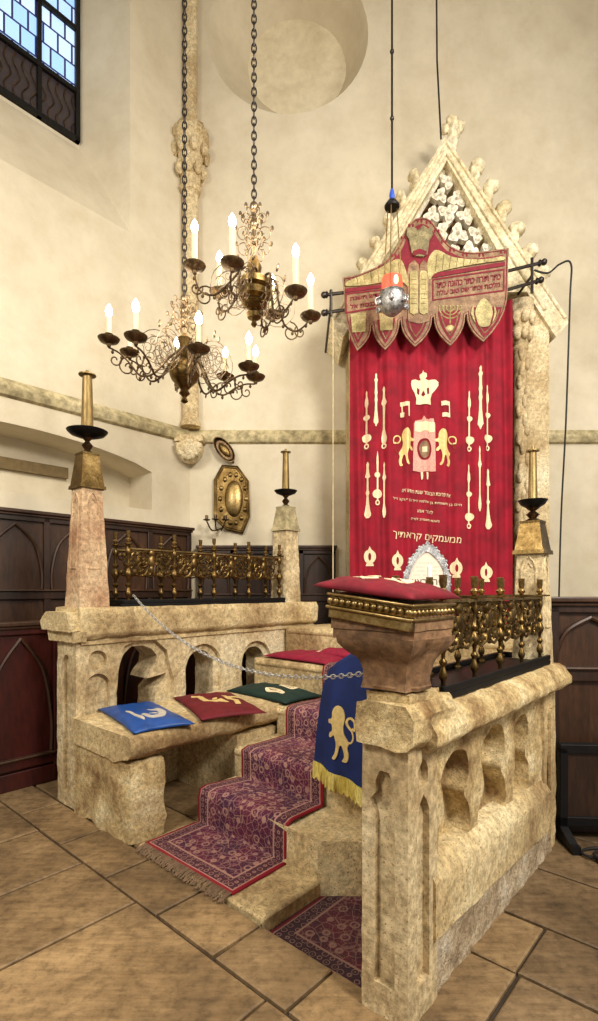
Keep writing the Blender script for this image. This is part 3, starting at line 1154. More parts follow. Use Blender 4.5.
def scroll_panel(m, x, y0, y1, z0, z1):
    L = y1 - y0
    Hh = z1 - z0
    cz = (z0 + z1) / 2
    cy = (y0 + y1) / 2
    def s2(pts, r=.0078):
        m.tube([(x, a, b) for a, b in pts], r, 5)
    for sg in (-1, 1):
        s2(spiral(cy + sg * L * .25, cz + Hh * .1, Hh * .34, Hh * .06, PI / 2, PI / 2 + sg * 3.2 * PI, 26))
        s2(spiral(cy + sg * L * .25, cz - Hh * .18, Hh * .30, Hh * .05, -PI / 2, -PI / 2 - sg * 2.6 * PI, 22))
        s2(spiral(cy + sg * L * .42, cz + Hh * .3, Hh * .17, Hh * .04, 0, sg * 2.2 * PI, 14), .007)
        s2(spiral(cy + sg * L * .07, cz - Hh * .35, Hh * .14, Hh * .03, 0, -sg * 2.2 * PI, 14), .007)
        for k in range(5):
            a = k * 1.25
            m.ball((x, cy + sg * L * (.12 + .07 * k), cz + Hh * .36 * math.sin(a * 2.1)), (.010, .022, .018), 6, 4)
    m.ball((x, cy, cz + Hh * .1), (.013, .034, .05), 8, 6)
    m.ball((x, cy, cz - Hh * .25), (.012, .02, .04), 8, 6)
    m.ball((x, cy, cz + Hh * .42), (.012, .03, .03), 8, 6)
    m.tube([(x, y0, z1), (x, y1, z1)], .007, 5)
    s2([(y0, z0 + Hh * .12), (y0 + L * .2, z0), (cy, z0 + Hh * .1), (y1 - L * .2, z0), (y1, z0 + Hh * .12)], .007)


def railing(r, s, z, L, W, h, npos, label, plates, fat=1.0, pz=(.34, .76, .80)):
    t = thingB('candle_railing', label, 'railing', r, s, z)
    m = MB()
    m.box(-W - .04, .04, -.08, L + .08, 0, .03)
    m.box(-W - .04, -W - .015, -.08, L + .08, .03, .06)
    m.box(.015, .04, -.08, L + .08, .03, .06)
    m.box(-W - .04, .04, -.08, -.055, .03, .06)
    m.box(-W - .04, .04, L + .055, L + .08, .03, .06)
    m.build('drip_tray', M['iron'], t, smooth=False, bevel=.005)
    proto = None
    sock = [(.010, 0), (.018, .008), (.021, .018), (.010, .03), (.016, .045), (.017, .08), (.019, .085), (.013, .087), (.012, .06)]
    for x in (0, -W):
        for k in range(npos):
            y = L * k / (npos - 1)
            if proto is None:
                m = MB()
                m.lathe([(r_ * fat, z_) for r_, z_ in baluster_profile(h)], 12)
                proto = m.build('baluster', M['brass'], t)
                m = MB()
                m.lathe(sock, 12, (0, 0, h * .85))
                ps = m.build('candle_socket', M['brass_light'], proto)
                o = proto
            else:
                o = proto.copy()
                C.objects.link(o)
                o.parent = t
                q = ps.copy()
                C.objects.link(q)
                q.parent = o
            o.location = (x, y, .028)
    for x in (0, -W):
        for k in range(npos - 1):
            m = MB()
            scroll_panel(m, x, L * k / (npos - 1) + .02, L * (k + 1) / (npos - 1) - .02, .028 + h * pz[0], .028 + h * pz[1])
            m.build('scroll_panel', M['brass'], t)
    m = MB()
    for x in (0, -W):
        m.box(x - .012, x + .012, -.02, L + .02, h * pz[2] + .02, h * pz[2] + .032)
    m.build('top_rail', M['brass_light'], t, smooth=False)
    for k in range(npos):
        y = L * k / (npos - 1)
        m = MB()
        m.box(-W - .03, .05, y - plates, y + plates, h * (pz[2] + .05) + .012, h * (pz[2] + .05) + .022)
        m.build('cross_bar', M['brass'], t, smooth=False)
    return t


railing(-3.74, 2.17, 1.462, 1.72, .2, .58, 5, 'brass railing of turned balusters and scrollwork on the long arched parapet', .010, 1.4, (.38, .74, .76))
railing(-1.01, 2.05, 1.142, 1.28, .23, .48, 5, 'brass candle railing in a black tray on the weathered parapet cap', .03)

# ------------------------------------------------------------------ lectern
lc = thingB('stone_lectern', 'brown stone reading desk with beaded brass edge standing on the parapet end', 'lectern', -1.05, 1.76, 1.155)
m = MB()
Mo = Matrix.Rotation(PI / 8, 4, 'Z')
m.lathe([(.115, .07), (.12, .085), (.112, .09), (.112, .12), (.122, .17), (.145, .215), (.175, .25), (.18, .27), (.165, .275)], 8, (0, 0, 0), Mo, sx=1.05, sy=1.0)
m.box(-.195, .155, -.16, .13, .262, .30)
m.box(-.20, .16, -.165, .135, .30, .352)
m.lathe([(.138, .072), (.130, .10), (.134, .14), (.155, .18), (.198, .215), (.226, .245), (.232, .27)], 4, (-.005, -.01, 0), Matrix.Rotation(PI / 4, 4, 'Z'), sx=1.0, sy=1.0)
m.build('pedestal', M['stone_brown'], lc, rough=(.05, .005, 9), ang=50)
RT = Matrix.Rotation(math.radians(6.5), 4, 'Y')
base_m = Matrix.Translation((-.02, -.03, .375)) @ RT
hx, hy = .19, .165
m = MB()
m.box(-hx + .01, hx - .01, -hy + .01, hy - .01, -.055, -.02, base_m)
m.box(-hx, hx, -hy, hy, -.02, -.008, base_m)
m.box(-hx + .012, hx - .012, -hy + .012, hy - .012, -.008, .03, base_m)
m.box(-hx, hx, -hy, hy, .03, .042, base_m)
m.build('brass_border', M['brass_light'], lc, bevel=.004)
m = MB()
for k in range(13):
    x = -hx + .02 + (2 * hx - .04) * k / 12
    for y in (-hy + .008, hy - .008):
        m.ball(base_m @ Vector((x, y, .011)), .0145, 8, 6)
for k in range(11):
    y = -hy + .02 + (2 * hy - .04) * k / 10
    for x in (-hx + .008, hx - .008):
        m.ball(base_m @ Vector((x, y, .011)), .0125, 8, 6)
m.build('beading', M['brass_light'], lc)


# ------------------------------------------------------------------ cushions
def pil_h(u, v, t):
    return t * (max(0, 1 - abs(u) ** 3.2) ** .5) * (max(0, 1 - abs(v) ** 3.2) ** .5)


def cushion(name, label, cat, loc, rot, w, l, t, mat, group=None, seed=0):
    n = 30
    m = MB()
    vs, fs = [], []

    def xy(u, v):
        return (u * w / 2 * (1 - .07 * (1 - v * v)), v * l / 2 * (1 - .07 * (1 - u * u)))
    for sgn in (1, -1):
        for i in range(n + 1):
            for j in range(n + 1):
                u, v = -1 + 2 * i / n, -1 + 2 * j / n
                x, y = xy(u, v)
                h = pil_h(u, v, t)
                wr = noise.noise(Vector((u * 3.1 + seed, v * 3.1, seed))) * .16 + noise.noise(Vector((u * 7 + seed, v * 7, 2 + seed))) * .05
                z = h * (1 + wr * 1.6) if sgn > 0 else -.25 * h
                vs.append((x, y, z + t * .25))
    N = (n + 1) ** 2
    for s_ in (0, N):
        for i in range(n):
            for j in range(n):
                a = s_ + i * (n + 1) + j
                fs.append((a, a + 1, a + n + 2, a + n + 1))
    m.add(vs, fs)
    bm = bmesh.new()
    V = [bm.verts.new(p) for p in m.v]
    for f in fs:
        bm.faces.new([V[i] for i in f])
    bmesh.ops.remove_doubles(bm, verts=bm.verts, dist=1e-5)
    bmesh.ops.recalc_face_normals(bm, faces=bm.faces)
    me_ = bpy.data.meshes.new(name)
    bm.to_mesh(me_)
    bm.free()
    me_.polygons.foreach_set('use_smooth', [True] * len(me_.polygons))
    me_.materials.append(mat)
    o = bpy.data.objects.new(name, me_)
    C.objects.link(o)
    o.location = loc
    o.rotation_euler = rot
    tag(o, label, cat, group)
    return o, (lambda x, y: pil_h(min(1, max(-1, x / (w / 2) / .96)), min(1, max(-1, y / (l / 2) / .96)), t) * (1 + 1.6 * (noise.noise(Vector((x / (w / 2) * 3.1 + seed, y / (l / 2) * 3.1, seed))) * .16 + noise.noise(Vector((x / (w / 2) * 7 + seed, y / (l / 2) * 7, 2 + seed))) * .05)) + t * .25)


def drape(o, hf, lift):
    """lay a flat decoration (thin in z) over a cushion surface"""
    for v in o.data.vertices:
        v.co.z += hf(v.co.x, v.co.y) + lift
    o.data.update()


def sew(loops_list, name, mat, parent, hf, axis='z', lift=.001, th=.003, sp=.02):
    m = MB()
    for loops in loops_list:
        m.plate(loops, 0, th, 'z')
    o = m.build(name, mat, parent, smooth=False, rough=(sp, 0, 1))
    drape(o, hf, lift)
    return o


def text_loops_mesh(body, size, name, mat, extrude=.002, space=1.0, bold=0.0):
    c = bpy.data.curves.new(name, 'FONT')
    c.body = body
    c.size = size
    c.extrude = extrude
    c.offset = bold
    c.align_x = 'CENTER'
    c.align_y = 'CENTER'
    c.space_character = space
    o = bpy.data.objects.new(name, c)
    C.objects.link(o)
    bpy.context.view_layer.update()
    me_ = bpy.data.meshes.new_from_object(o.evaluated_get(bpy.context.evaluated_depsgraph_get()))
    C.objects.unlink(o)
    bpy.data.objects.remove(o)
    me_.materials.clear()
    me_.materials.append(mat)
    me_.name = name
    q = bpy.data.objects.new(name, me_)
    C.objects.link(q)
    return q


# lectern cushion
lcw = P(-1.05, 1.76, 1.155)
cu, hf = cushion('cushion', 'plump crimson velvet cushion with pale embroidery on the brass edged reading desk', 'cushion',
                 lcw + Matrix.Rotation(TH, 3, 'Z') @ Vector((-.045, -.02, .425)), (0, 0, 0), .45, .38, .05, M['velvet_cushion'], seed=3)
cu.rotation_euler = (Matrix.Rotation(TH, 4, 'Z') @ RT).to_euler()
sew([[[(-.19, .02), (-.04, -.10), (.0, -.06), (-.14, .06)], [(-.165, .02), (-.05, -.075), (-.025, -.055), (-.14, .042)]], [[(-.13, .05), (-.08, .01), (-.05, .03), (-.10, .075)]]], 'embroidered_tablet', M['cream_thread'], cu, hf, sp=.02)
sew([[smooth2([(-.02, .06), (.03, .01), (.09, -.01), (.10, .03), (.05, .05), (.06, .09), (0, .11)], 3)], [smooth2([(.02, -.06), (.07, -.08), (.12, -.05), (.07, -.03)], 3)]], 'embroidered_crown', M['cream_thread'], cu, hf, sp=.02)

# bench cushions
rz = TH
cu, hf = cushion('cushion', 'blue satin cushion with a silver shofar motif on the stone bench', 'cushion', P(-3.29, 2.03, .69), (0, 0, rz - .22), .84, .42, .045, M['satin_blue'], seed=1)
sew([[smooth2([(.0, .02), (.06, .10), (.17, .10), (.24, .04), (.22, -.05), (.12, -.06), (.10, -.03), (.18, -.01), (.17, .04), (.1, .06)], 4)], [smooth2([(-.02, -.12), (.22, -.10), (.26, -.085), (.2, -.075), (-.02, -.10)], 3)], [smooth2([(.12, .03), (.15, .05), (.13, -.01)], 3)]], 'shofar_motif', M['grey_thread'], cu, hf)
cu, hf = cushion('cushion', 'deep red velvet cushion with two large gold letters on the stone bench', 'cushion', P(-3.19, 2.61, .69), (0, 0, rz - .38), .86, .50, .045, M['velvet_dark'], seed=2)
# letters read from the stair side
GL1 = [(-.20, -.15), (-.16, -.16), (-.14, -.12), (.04, -.12), (.07, -.05), (.07, .0), (.16, .02), (.15, .05), (.02, .03), (.02, -.07), (-.20, -.08)]
GL2 = [(-.10, .07), (.06, .07), (.10, .10), (.19, .09), (.2, .13), (.08, .15), (.03, .12), (-.02, .12), (-.02, .19), (.12, .2), (.12, .235), (-.06, .23), (-.06, .11), (-.10, .11)]
sew([[GL1], [GL2], [smooth2([(-.04, -.02), (-.01, -.03), (0, .0), (-.03, .01)], 3)]], 'gold_letters', M['gold'], cu, hf)
cu, hf = cushion('cushion', 'dark green velvet cushion with two white ovals lying on a stair step', 'cushion', P(-3.20, 3.25, .68), (0, 0, rz - .05), .78, .44, .06, M['velvet_green'], seed=4)
for cx_, cy_ in ((.10, .09), (.13, -.1)):
    ov = [(cx_ + .11 * math.cos(a), cy_ + .05 * math.sin(a)) for a in [2 * PI * k / 20 for k in range(20)]]
    ov2 = [(cx_ + .07 * math.cos(a), cy_ + .022 * math.sin(a)) for a in [2 * PI * k / 20 for k in range(20)]]
    sew([[ov, ov2], [[(cx_ - .05, cy_ - .006), (cx_ + .05, cy_ - .006), (cx_ + .05, cy_ + .006), (cx_ - .05, cy_ + .006)]]], 'oval_motif', M['cream_thread'], cu, hf)
cu, hf = cushion('cushion', 'raspberry velvet cushion with white embroidery above the green cushion', 'cushion', P(-3.16, 3.72, .955), (0, 0, rz - .05), .84, .50, .05, M['velvet_pink'], seed=5)
sew([[smooth2([(.0, .06), (.16, .04), (.2, .12), (.04, .14)], 3)]], 'white_motif', M['cream_thread'], cu, hf)
cu, hf = cushion('cushion', 'folded raspberry velvet cushion leaning at the rear of its step', 'cushion', P(-2.86, 3.80, 1.0), (.22, .0, rz + .15), .50, .16, .05, M['velvet_pink'], seed=6)

# ------------------------------------------------------------------ blue lion cloth over a wooden frame
stn = thingB('cloth_stand', 'small wooden frame beneath the blue cloth at the stair side', 'stand', -1.62, 2.50, .24)
m = MB()
m.box(.0, .22, -.02, .02, .94, .98)
m.box(.08, .12, -.02, .02, 0.004, .94)
m.box(.18, .22, -.02, .02, 0.004, .94)
m.build('frame', M['wood_mid'], stn, smooth=False)


def blue_cloth():
    m = MB()
    vs, fs = [], []
    NU, NV = 36, 40
    def pt(u, v):
        # u across 0..1 (left to right), v 0 bottom .. 1 top edge, 1..1.4 back side
        vv = min(v, 1)
        ztop = 1.245 + .03 * u - .35 * max(0, .30 - u) ** 1.0 * 1.0
        zb = .53 - .15 * u
        z = zb + (ztop - zb) * vv
        xl = -2.03 + .07 * vv ** 2 + .06 * max(0, vv - .8) * 2
        x = xl + (-1.34 - xl) * u
        fold = .016 * math.sin(u * 22 + 1.5 * vv) * (1 - .55 * vv) + .01 * math.sin(u * 9 + 3)
        y = 2.44 + fold - .03 * (1 - vv) 
        if v > 1:
            y = 2.44 + fold * .6 + .10 * min(1, (v - 1) * 10)
            z = ztop - (v - 1) * .9
            z += .02 * math.sin(min(1, (v - 1) * 10) * PI)
        return (x, y, z)
    for side in (0, 1):
        for i in range(NU + 1):
            for j in range(NV + 1):
                x, y, z = pt(i / NU, 1.4 * j / NV)
                vs.append((x, y + (.008 if side else 0) * (1 if 1.4 * j / NV <= 1 else -1), z - (.004 if side else 0)))
    N = (NU + 1) * (NV + 1)
    for s_ in (0, N):
        for i in range(NU):
            for j in range(NV):
                a = s_ + i * (NV + 1) + j
                fs.append((a, a + 1, a + NV + 2, a + NV + 1))
    m.add(vs, fs)
    return m, pt


o3 = (-1.7, 2.44, .3)
bc, bpt = blue_cloth()
bc.v = [p - Vector(o3) for p in bc.v]
cl = thingB('blue_cloth', 'royal blue cloth with a gold lion and yellow fringe draped behind the parapet post', 'cloth', *o3)
bc.build('drape', M['cloth_blue'], cl, ang=80)
# fringe
m = MB(o3)
vs, fs = [], []
for i in range(61):
    u = i / 60
    a = bpt(u, .01)
    vs += [(a[0], a[1] - .008, a[2] + .03), (a[0], a[1] - .014, a[2] - .065 - .01 * math.sin(i * 2.1)), (a[0], a[1] + .012, a[2] - .065), (a[0], a[1] + .008, a[2] + .03)]
for i in range(60):
    for k in range(4):
        fs.append((4 * i + k, 4 * i + (k + 1) % 4, 4 * i + 4 + (k + 1) % 4, 4 * i + 4 + k))
m.add(vs, fs)
m.build('fringe', M['fringe'], cl, ang=80)


# a rampant lion facing +x, in the measuring frame of the curtain
LION = [(148, 424), (160, 436), (168, 455), (170, 482), (190, 490), (188, 506), (170, 508), (166, 535), (180, 548), (184, 566), (172, 568), (158, 556), (150, 572), (145, 600), (150, 636), (162, 658), (150, 664), (138, 644), (131, 606), (122, 600), (112, 628),
        (110, 652), (118, 668), (98, 672), (90, 640), (97, 610), (90, 588), (104, 565), (114, 545), (117, 515), (112, 490), (112, 462), (122, 436), (134, 426)]
LION_TAIL = [(100, 585), (78, 582), (64, 558), (72, 532), (94, 512), (102, 494), (94, 478), (76, 474), (60, 484), (54, 504), (60, 522), (74, 520)]


def ribbon(pts, w):
    q = [(p.x, p.y) for p in spline([(x, y, 0) for x, y in pts], 4)]
    L_, R_ = [], []
    for i in range(len(q)):
        a, b = Vector(q[max(i - 1, 0)]), Vector(q[min(i + 1, len(q) - 1)])
        t = (b - a).normalized()
        k = w * (.5 + .25 * math.sin(PI * i / len(q)))
        if i > len(q) - 7:
            k *= 1.7
        L_.append((q[i][0] - t.y * k, q[i][1] + t.x * k))
        R_.append((q[i][0] + t.y * k, q[i][1] - t.x * k))
    return L_ + R_[::-1]


def on_cloth(o):
    for v in o.data.vertices:
        X, Z = v.co.x + o3[0], v.co.z + o3[2]
        best = 2.44
        u = (X + 2.0) / .66
        vv = (Z - .4) / .84
        a = bpt(min(1, max(0, u)), min(1, max(0, vv)))
        v.co.y += a[1] - o3[1]
    o.data.update()


m = MB()
def LC(p):
    k = .32 / 248
    return (-1.815 - o3[0] - (p[0] - 118) * k, .765 - o3[2] - (p[1] - 548) * k)


m.plate([smooth2([LC(p) for p in LION], 3)], -.007, -.001, 'y')
m.plate([[LC(p) for p in ribbon(LION_TAIL, 7)]], -.0072, -.001, 'y')
lo = m.build('gold_lion', M['gold'], cl, smooth=False, rough=(.02, 0, 1))
on_cloth(lo)
m = MB()
m.plate([[(-1.49 - o3[0], .70 - o3[2]), (-1.38 - o3[0], .70 - o3[2]), (-1.38 - o3[0], .86 - o3[2]), (-1.49 - o3[0], .86 - o3[2])], [(-1.475 - o3[0], .715 - o3[2]), (-1.395 - o3[0], .715 - o3[2]), (-1.395 - o3[0], .845 - o3[2]), (-1.475 - o3[0], .845 - o3[2])]], -.009, -.002, 'y')
fo = m.build('framed_patch', M['grey_thread'], cl, smooth=False, rough=(.02, 0, 1))
on_cloth(fo)

# ------------------------------------------------------------------ ark: gable, piers, curtain, valance
AD = 5.80     # front plane of the stone frame
ark = thing('ark_portal', 'cream stone ark portal with tall crocketed gable behind the red curtain', 'portal', (1.42, AD, 1.2))
ox, oz = 1.42, 1.2


def A(px, py, d=AD):
    p = at(px, py, d)
    return (p.x - ox, p.z - oz)


m = MB()
ap, rr, ll = A(445, 137), A(569, 322), A(330, 322)
rr2, ll2 = A(556, 337), A(343, 337)
rb, lb = A(530, 337), A(368, 337)
ti, ri, li = A(447, 160), A(504, 262), A(386, 262)
out = [ap, rr, rr2, (A(527, 292)[0], A(527, 292)[1]), A(372, 292), ll2, ll]
inn = [ti, ri, A(500, 268), A(390, 268), li]
m.plate([out, inn], 0, .72, 'y')
# stepped mouldings on the gable arms
m.build('gable', M['gable_stone'], ark, rough=(.12, .004, 5), ang=40)
m = MB()
def rail3(p, q, r_, y):
    m.tube([(p[0], y, p[1]), (q[0], y, q[1])], r_, 8)
rail3(A(446, 141), A(565, 318), .02, -.005)
rail3(A(446, 141), A(334, 318), .02, -.005)
rail3(A(446, 152), A(545, 310), .022, -.01)
rail3(A(446, 152), A(353, 310), .022, -.01)
m.build('gable_moulding', M['gable_stone'], ark)
# tracery of leaves
m = MB()
random.seed(11)
def trefoil(cx, cz, s, rot):
    out_ = []
    for k in range(40):
        a = 2 * PI * k / 40
        r_ = s * 1.12 * (.36 + .60 * abs(math.cos(1.5 * (a - rot))) ** .8 + .10 * math.cos(6 * (a - rot) + 1))
        out_.append((cx + r_ * math.cos(a), cz + r_ * math.sin(a)))
    m.plate([out_], .09, .17, 'y')
    for k in range(3):
        a = rot + k * 2 * PI / 3
        m.ball((cx + s * .62 * math.cos(a), .095, cz + s * .62 * math.sin(a)), (s * .34, .03, s * .34), 8, 5)
    m.ball((cx, .08, cz), (s * .2, .03, s * .2), 8, 5)
for px_, py_, s_ in ((448, 181, .09), (440, 196, .085), (457, 199, .1), (448, 213, .11), (466, 216, .1), (432, 215, .09), (420, 232, .09), (440, 232, .11), (458, 234, .11), (477, 234, .1), (490, 250, .09), (470, 252, .11), (450, 252, .1), (430, 250, .1), (410, 250, .09), (395, 258, .07)):
    c_ = A(px_, py_, AD + .1)
    trefoil(c_[0], c_[1], s_, random.uniform(0, 6))
c1, c2, c3 = A(447, 165, AD + .1), A(500, 262, AD + .1), A(390, 262, AD + .1)
m.tube([(c1[0], .15, c1[1]), (c2[0], .15, c2[1])], .03, 6)
m.tube([(c1[0], .15, c1[1]), (c3[0], .15, c3[1])], .03, 6)
m.build('leaf_tracery', M['tracery_stone'], ark)
m = MB()
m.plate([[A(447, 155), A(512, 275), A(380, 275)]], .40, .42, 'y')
m.build('tracery_backing', M['stone_brown'], ark)  # backing coloured brown to add shade in the gaps between the leaves
# crockets up both slopes and finial
def crocket(px_, py_, s_, sg):
    m = MB()
    c_ = A(px_ - 6 * sg, py_ + 4)
    m.ball((c_[0], .12, c_[1]), (.10 * s_, .10, .11 * s_), 10, 7)
    m.ball((c_[0] + sg * .06 * s_, .05, c_[1] + .10 * s_), (.075 * s_, .09, .06 * s_), 9, 6)
    m.ball((c_[0] + sg * .03 * s_, .04, c_[1] + .02 * s_), (.05 * s_, .06, .09 * s_), 8, 6)
    m.ball((c_[0] - sg * .04 * s_, .08, c_[1] - .09 * s_), (.06 * s_, .08, .06 * s_), 8, 6)
    for k in range(0):
        a = k * 1.4
        m.ball((c_[0] + .085 * s_ * math.cos(a), .03, c_[1] + .085 * s_ * math.sin(a)), .033 * s_, 7, 5)
    m.build('crocket', M['gable_stone'], ark, rough=(.035, .014, 15), ang=80)
for px_, py_ in ((478, 170), (492, 191), (505, 212), (518, 234), (531, 256), (544, 278)):
    crocket(px_, py_, 1.25, 1)
for px_, py_ in ((413, 176), (400, 198), (387, 221), (374, 243), (361, 265)):
    crocket(px_, py_, .85, -1)
m = MB()
c_ = A(456, 128)
for dx, dz, s_ in ((0, 0, .07), (.03, .12, .08), (-.06, .16, .06), (.10, .18, .06), (.02, .26, .06)):
    m.ball((c_[0] + dx, .2, c_[1] + dz), (s_, s_, s_), 9, 6)
m.tube([(c_[0], .2, c_[1] - .3), (c_[0] + .03, .2, c_[1] + .3)], .05, 8)
m.build('finial', M['gable_stone'], ark, rough=(.06, .02, 8), ang=80)
# piers and masonry body
zt = A(0, 300)[1]
m = MB()
m.box(A(352, 0)[0], A(372, 0)[0], .04, .78, 0, zt)
m.box(A(528, 0)[0], A(551, 0)[0], .04, .78, 0, zt + .05)
m.box(A(370, 0)[0], A(530, 0)[0], .3, .78, 0, zt)
m.build('masonry', M['stone_pale'], ark, rough=(.14, .005, 6))
for px_ in (523, 362):
    m = MB()
    cxp = A(px_, 0)[0]
    m.lathe([(.085, 0), (.085, .3), (.07, .34), (.07, zt - .55), (.09, zt - .52), (.07, zt - .48)], 14, (cxp, .06, 0))
    for k in range(26):
        zz = .4 + (zt - 1.0) * k / 25
        a = k * 1.9
        m.ball((cxp + .05 * math.sin(a), -.005, zz), (.035, .035, .08), 7, 5)
    m.build('carved_colonnette', M['stone_pale'], ark, rough=(.06, .01, 9), ang=80)
    m = MB()
    m.lathe([(.07, zt - .5), (.09, zt - .4), (.12, zt - .15), (.14, zt - .08), (.14, zt)], 12, (cxp, .06, 0))
    for k in range(8):
        a = 2 * PI * k / 8
        for dz, rr_ in ((-.38, .10), (-.2, .125)):
            m.ball((cxp + rr_ * math.cos(a + dz * 4), .06 + rr_ * math.sin(a + dz * 4), zt + dz), (.045, .045, .075), 7, 5)
    m.build('leaf_capital', M['stone_pale'], ark, rough=(.06, .008, 10), ang=80)

# curtain
CD = 5.6
czb, czt = 1.235, 4.72
ccx = 1.42
x0c, x1c = at(350, 0, CD).x - ccx, at(512, 0, CD).x - ccx
HC = czt - czb


def fold(x, z):
    k = .55 + .45 * min(1, abs(x) / .8)
    return (.024 * math.sin(x * 34 + .9 * math.sin(z * 1.3 + x * 3)) + .012 * math.sin(x * 61 + z * .8)) * k + .015 * math.sin(x * 7 + 1)


cur = thing('ark_curtain', 'tall crimson velvet curtain embroidered with crown, lions and scroll hanging on the ark', 'curtain', (ccx, CD, czb))
m = MB()
NX, NZ = 130, 50
vs, fs = [], []
for side in (0, 1):
    for i in range(NX + 1):
        for j in range(NZ + 1):
            x = x0c + (x1c - x0c) * i / NX
            z = HC * j / NZ
            vs.append((x, fold(x, z) + .012 * side, z))
N = (NX + 1) * (NZ + 1)
for s_ in (0, N):
    for i in range(NX):
        for j in range(NZ):
            a = s_ + i * (NZ + 1) + j
            fs.append((a, a + 1, a + NZ + 2, a + NZ + 1))
for i in (0, NX):
    for j in range(NZ):
        a = i * (NZ + 1) + j
        fs.append((a, a + 1, a + 1 + N, a + N))
m.add(vs, fs)
m.build('velvet_panel', M['velvet'], cur, ang=80)


def E_(px, py):
    p = at(px, py, CD)
    return (p.x - ccx, p.z - czb)


def on_curtain(o, lift=.006):
    for v in o.data.vertices:
        v.co.y += fold(v.co.x, v.co.z) - lift
    o.data.update()


def emb(loops_list, name, mat, lift=.006, th=.004):
    m = MB()
    for loops in loops_list:
        m.plate(loops, -th, 0, 'y')
    o = m.build(name, mat, cur, smooth=False, rough=(.022, 0, 1))
    on_curtain(o, lift)
    return o


def Z4(x, y):      # photograph detail coordinates used while measuring
    return E_(340 + x / 2.848, 360 + y / 2.848)


def pointer(x, y0, y1, prof, ring):
    L = y1 - y0
    if not ring:
        prof = [(t, w * .72) for t, w in prof]
    right = [(x + w, y0 + t * L) for t, w in prof]
    left = [(x - w, y0 + t * L) for t, w in reversed(prof)]
    loops = [[[Z4(*p) for p in right + left]]]
    if ring:
        cx_, cy_ = x, y1 - 5
        loops.append([[Z4(cx_ + 6.5 * math.cos(a), cy_ + 8 * math.sin(a)) for a in [2 * PI * k / 14 for k in range(14)]], [Z4(cx_ + 3 * math.cos(a), cy_ + 4 * math.sin(a)) for a in [2 * PI * k / 14 for k in range(14)]]])
    emb(loops, 'pointer_motif', M['cream_thread'])


def circ_prof(c, r, L, n=10):
    return [(c + (-r + 2 * r * k / n) / L, max(2.2, r * 1.05 * math.sqrt(max(0, 1 - (-1 + 2 * k / n) ** 2)))) for k in range(n + 1)]


pA = lambda L: [(0, .5), (.03, 2), (.1, 1.8), (.16, 4), (.24, 4.5), (.3, 2)] + circ_prof(.47, 8, L) + [(.56, 2.2), (.7, 2.5)] + circ_prof(.83, 12, L) + [(.93, 2)]
pB = lambda L: [(0, .5), (.03, 4), (.08, 3), (.12, 7), (.18, 4), (.3, 4.5), (.36, 6), (.42, 4), (.5, 6), (.56, 4), (.7, 5), (.8, 7), (.87, 9), (.92, 10), (.95, 5), (1, 1)]
pC = lambda L: [(0, .5), (.05, 3), (.1, 2), (.2, 3), (.27, 7), (.32, 3), (.5, 2.4), (.7, 2.6), (.78, 5), (.84, 7), (.9, 6), (.95, 2)]
pD = lambda L: [(0, 1), (.04, 5), (.1, 4), (.2, 6), (.27, 9), (.29, 3), (.5, 3.5), (.55, 7), (.6, 3.5), (.75, 6), (.85, 9), (.93, 13), (.96, 12), (1, 5)]
pE = lambda L: [(0, .5), (.1, 2.5), (.2, 3)] + circ_prof(.44, 8, L) + [(.55, 2.2), (.66, 2.4)] + circ_prof(.80, 13, L) + [(.93, 2)]
for x, y0, y1, f_, ring in ((76, 88, 250, pA, 1), (102, 40, 190, pB, 0), (125, 75, 250, pC, 1), (368, 88, 258, pA, 1), (397, 20, 200, pB, 0), (420, 70, 256, pA, 1),
                            (79, 290, 450, pD, 0), (106, 262, 412, pE, 1), (126, 290, 457, pC, 0), (367, 297, 478, pA, 1), (395, 247, 442, pC, 0), (422, 310, 482, pD, 0)):
    pointer(x, y0, y1, f_(y1 - y0), ring)


def Z5(x, y):     # crown/lion detail coordinates
    return E_(385 + x / 6.644, 365 + y / 6.644)


crown = [(205, 262), (208, 225), (195, 185), (178, 160), (170, 130), (176, 105), (200, 98), (225, 102), (240, 100), (232, 80), (232, 62), (248, 52), (252, 35), (257, 52), (274, 60), (276, 80), (264, 98), (285, 104), (310, 96), (340, 94), (358, 108), (358, 132), (340, 158), (312, 190), (303, 225), (306, 262)]
h1 = [(212, 150), (232, 160), (228, 200), (212, 190)]
h2 = [(292, 150), (274, 160), (278, 200), (294, 190)]
h3 = [(240, 200), (253, 170), (266, 200), (253, 212)]
emb([[[Z5(*p) for p in crown], [Z5(*p) for p in h1], [Z5(*p) for p in h2], [Z5(*p) for p in h3]]], 'crown_motif', M['cream_thread'])
emb([[[Z5(*p) for p in [(100, 250), (160, 250), (160, 345), (152, 345), (150, 278), (116, 278), (118, 318), (126, 320), (124, 350), (102, 350), (100, 322), (110, 318), (108, 278), (100, 276)]]]], 'letter_motif', M['cream_thread'])
emb([[[Z5(*p) for p in [(374, 240), (432, 240), (436, 345), (380, 345), (380, 318), (428, 316), (426, 268), (376, 270)]]]], 'letter_motif', M['cream_thread'])
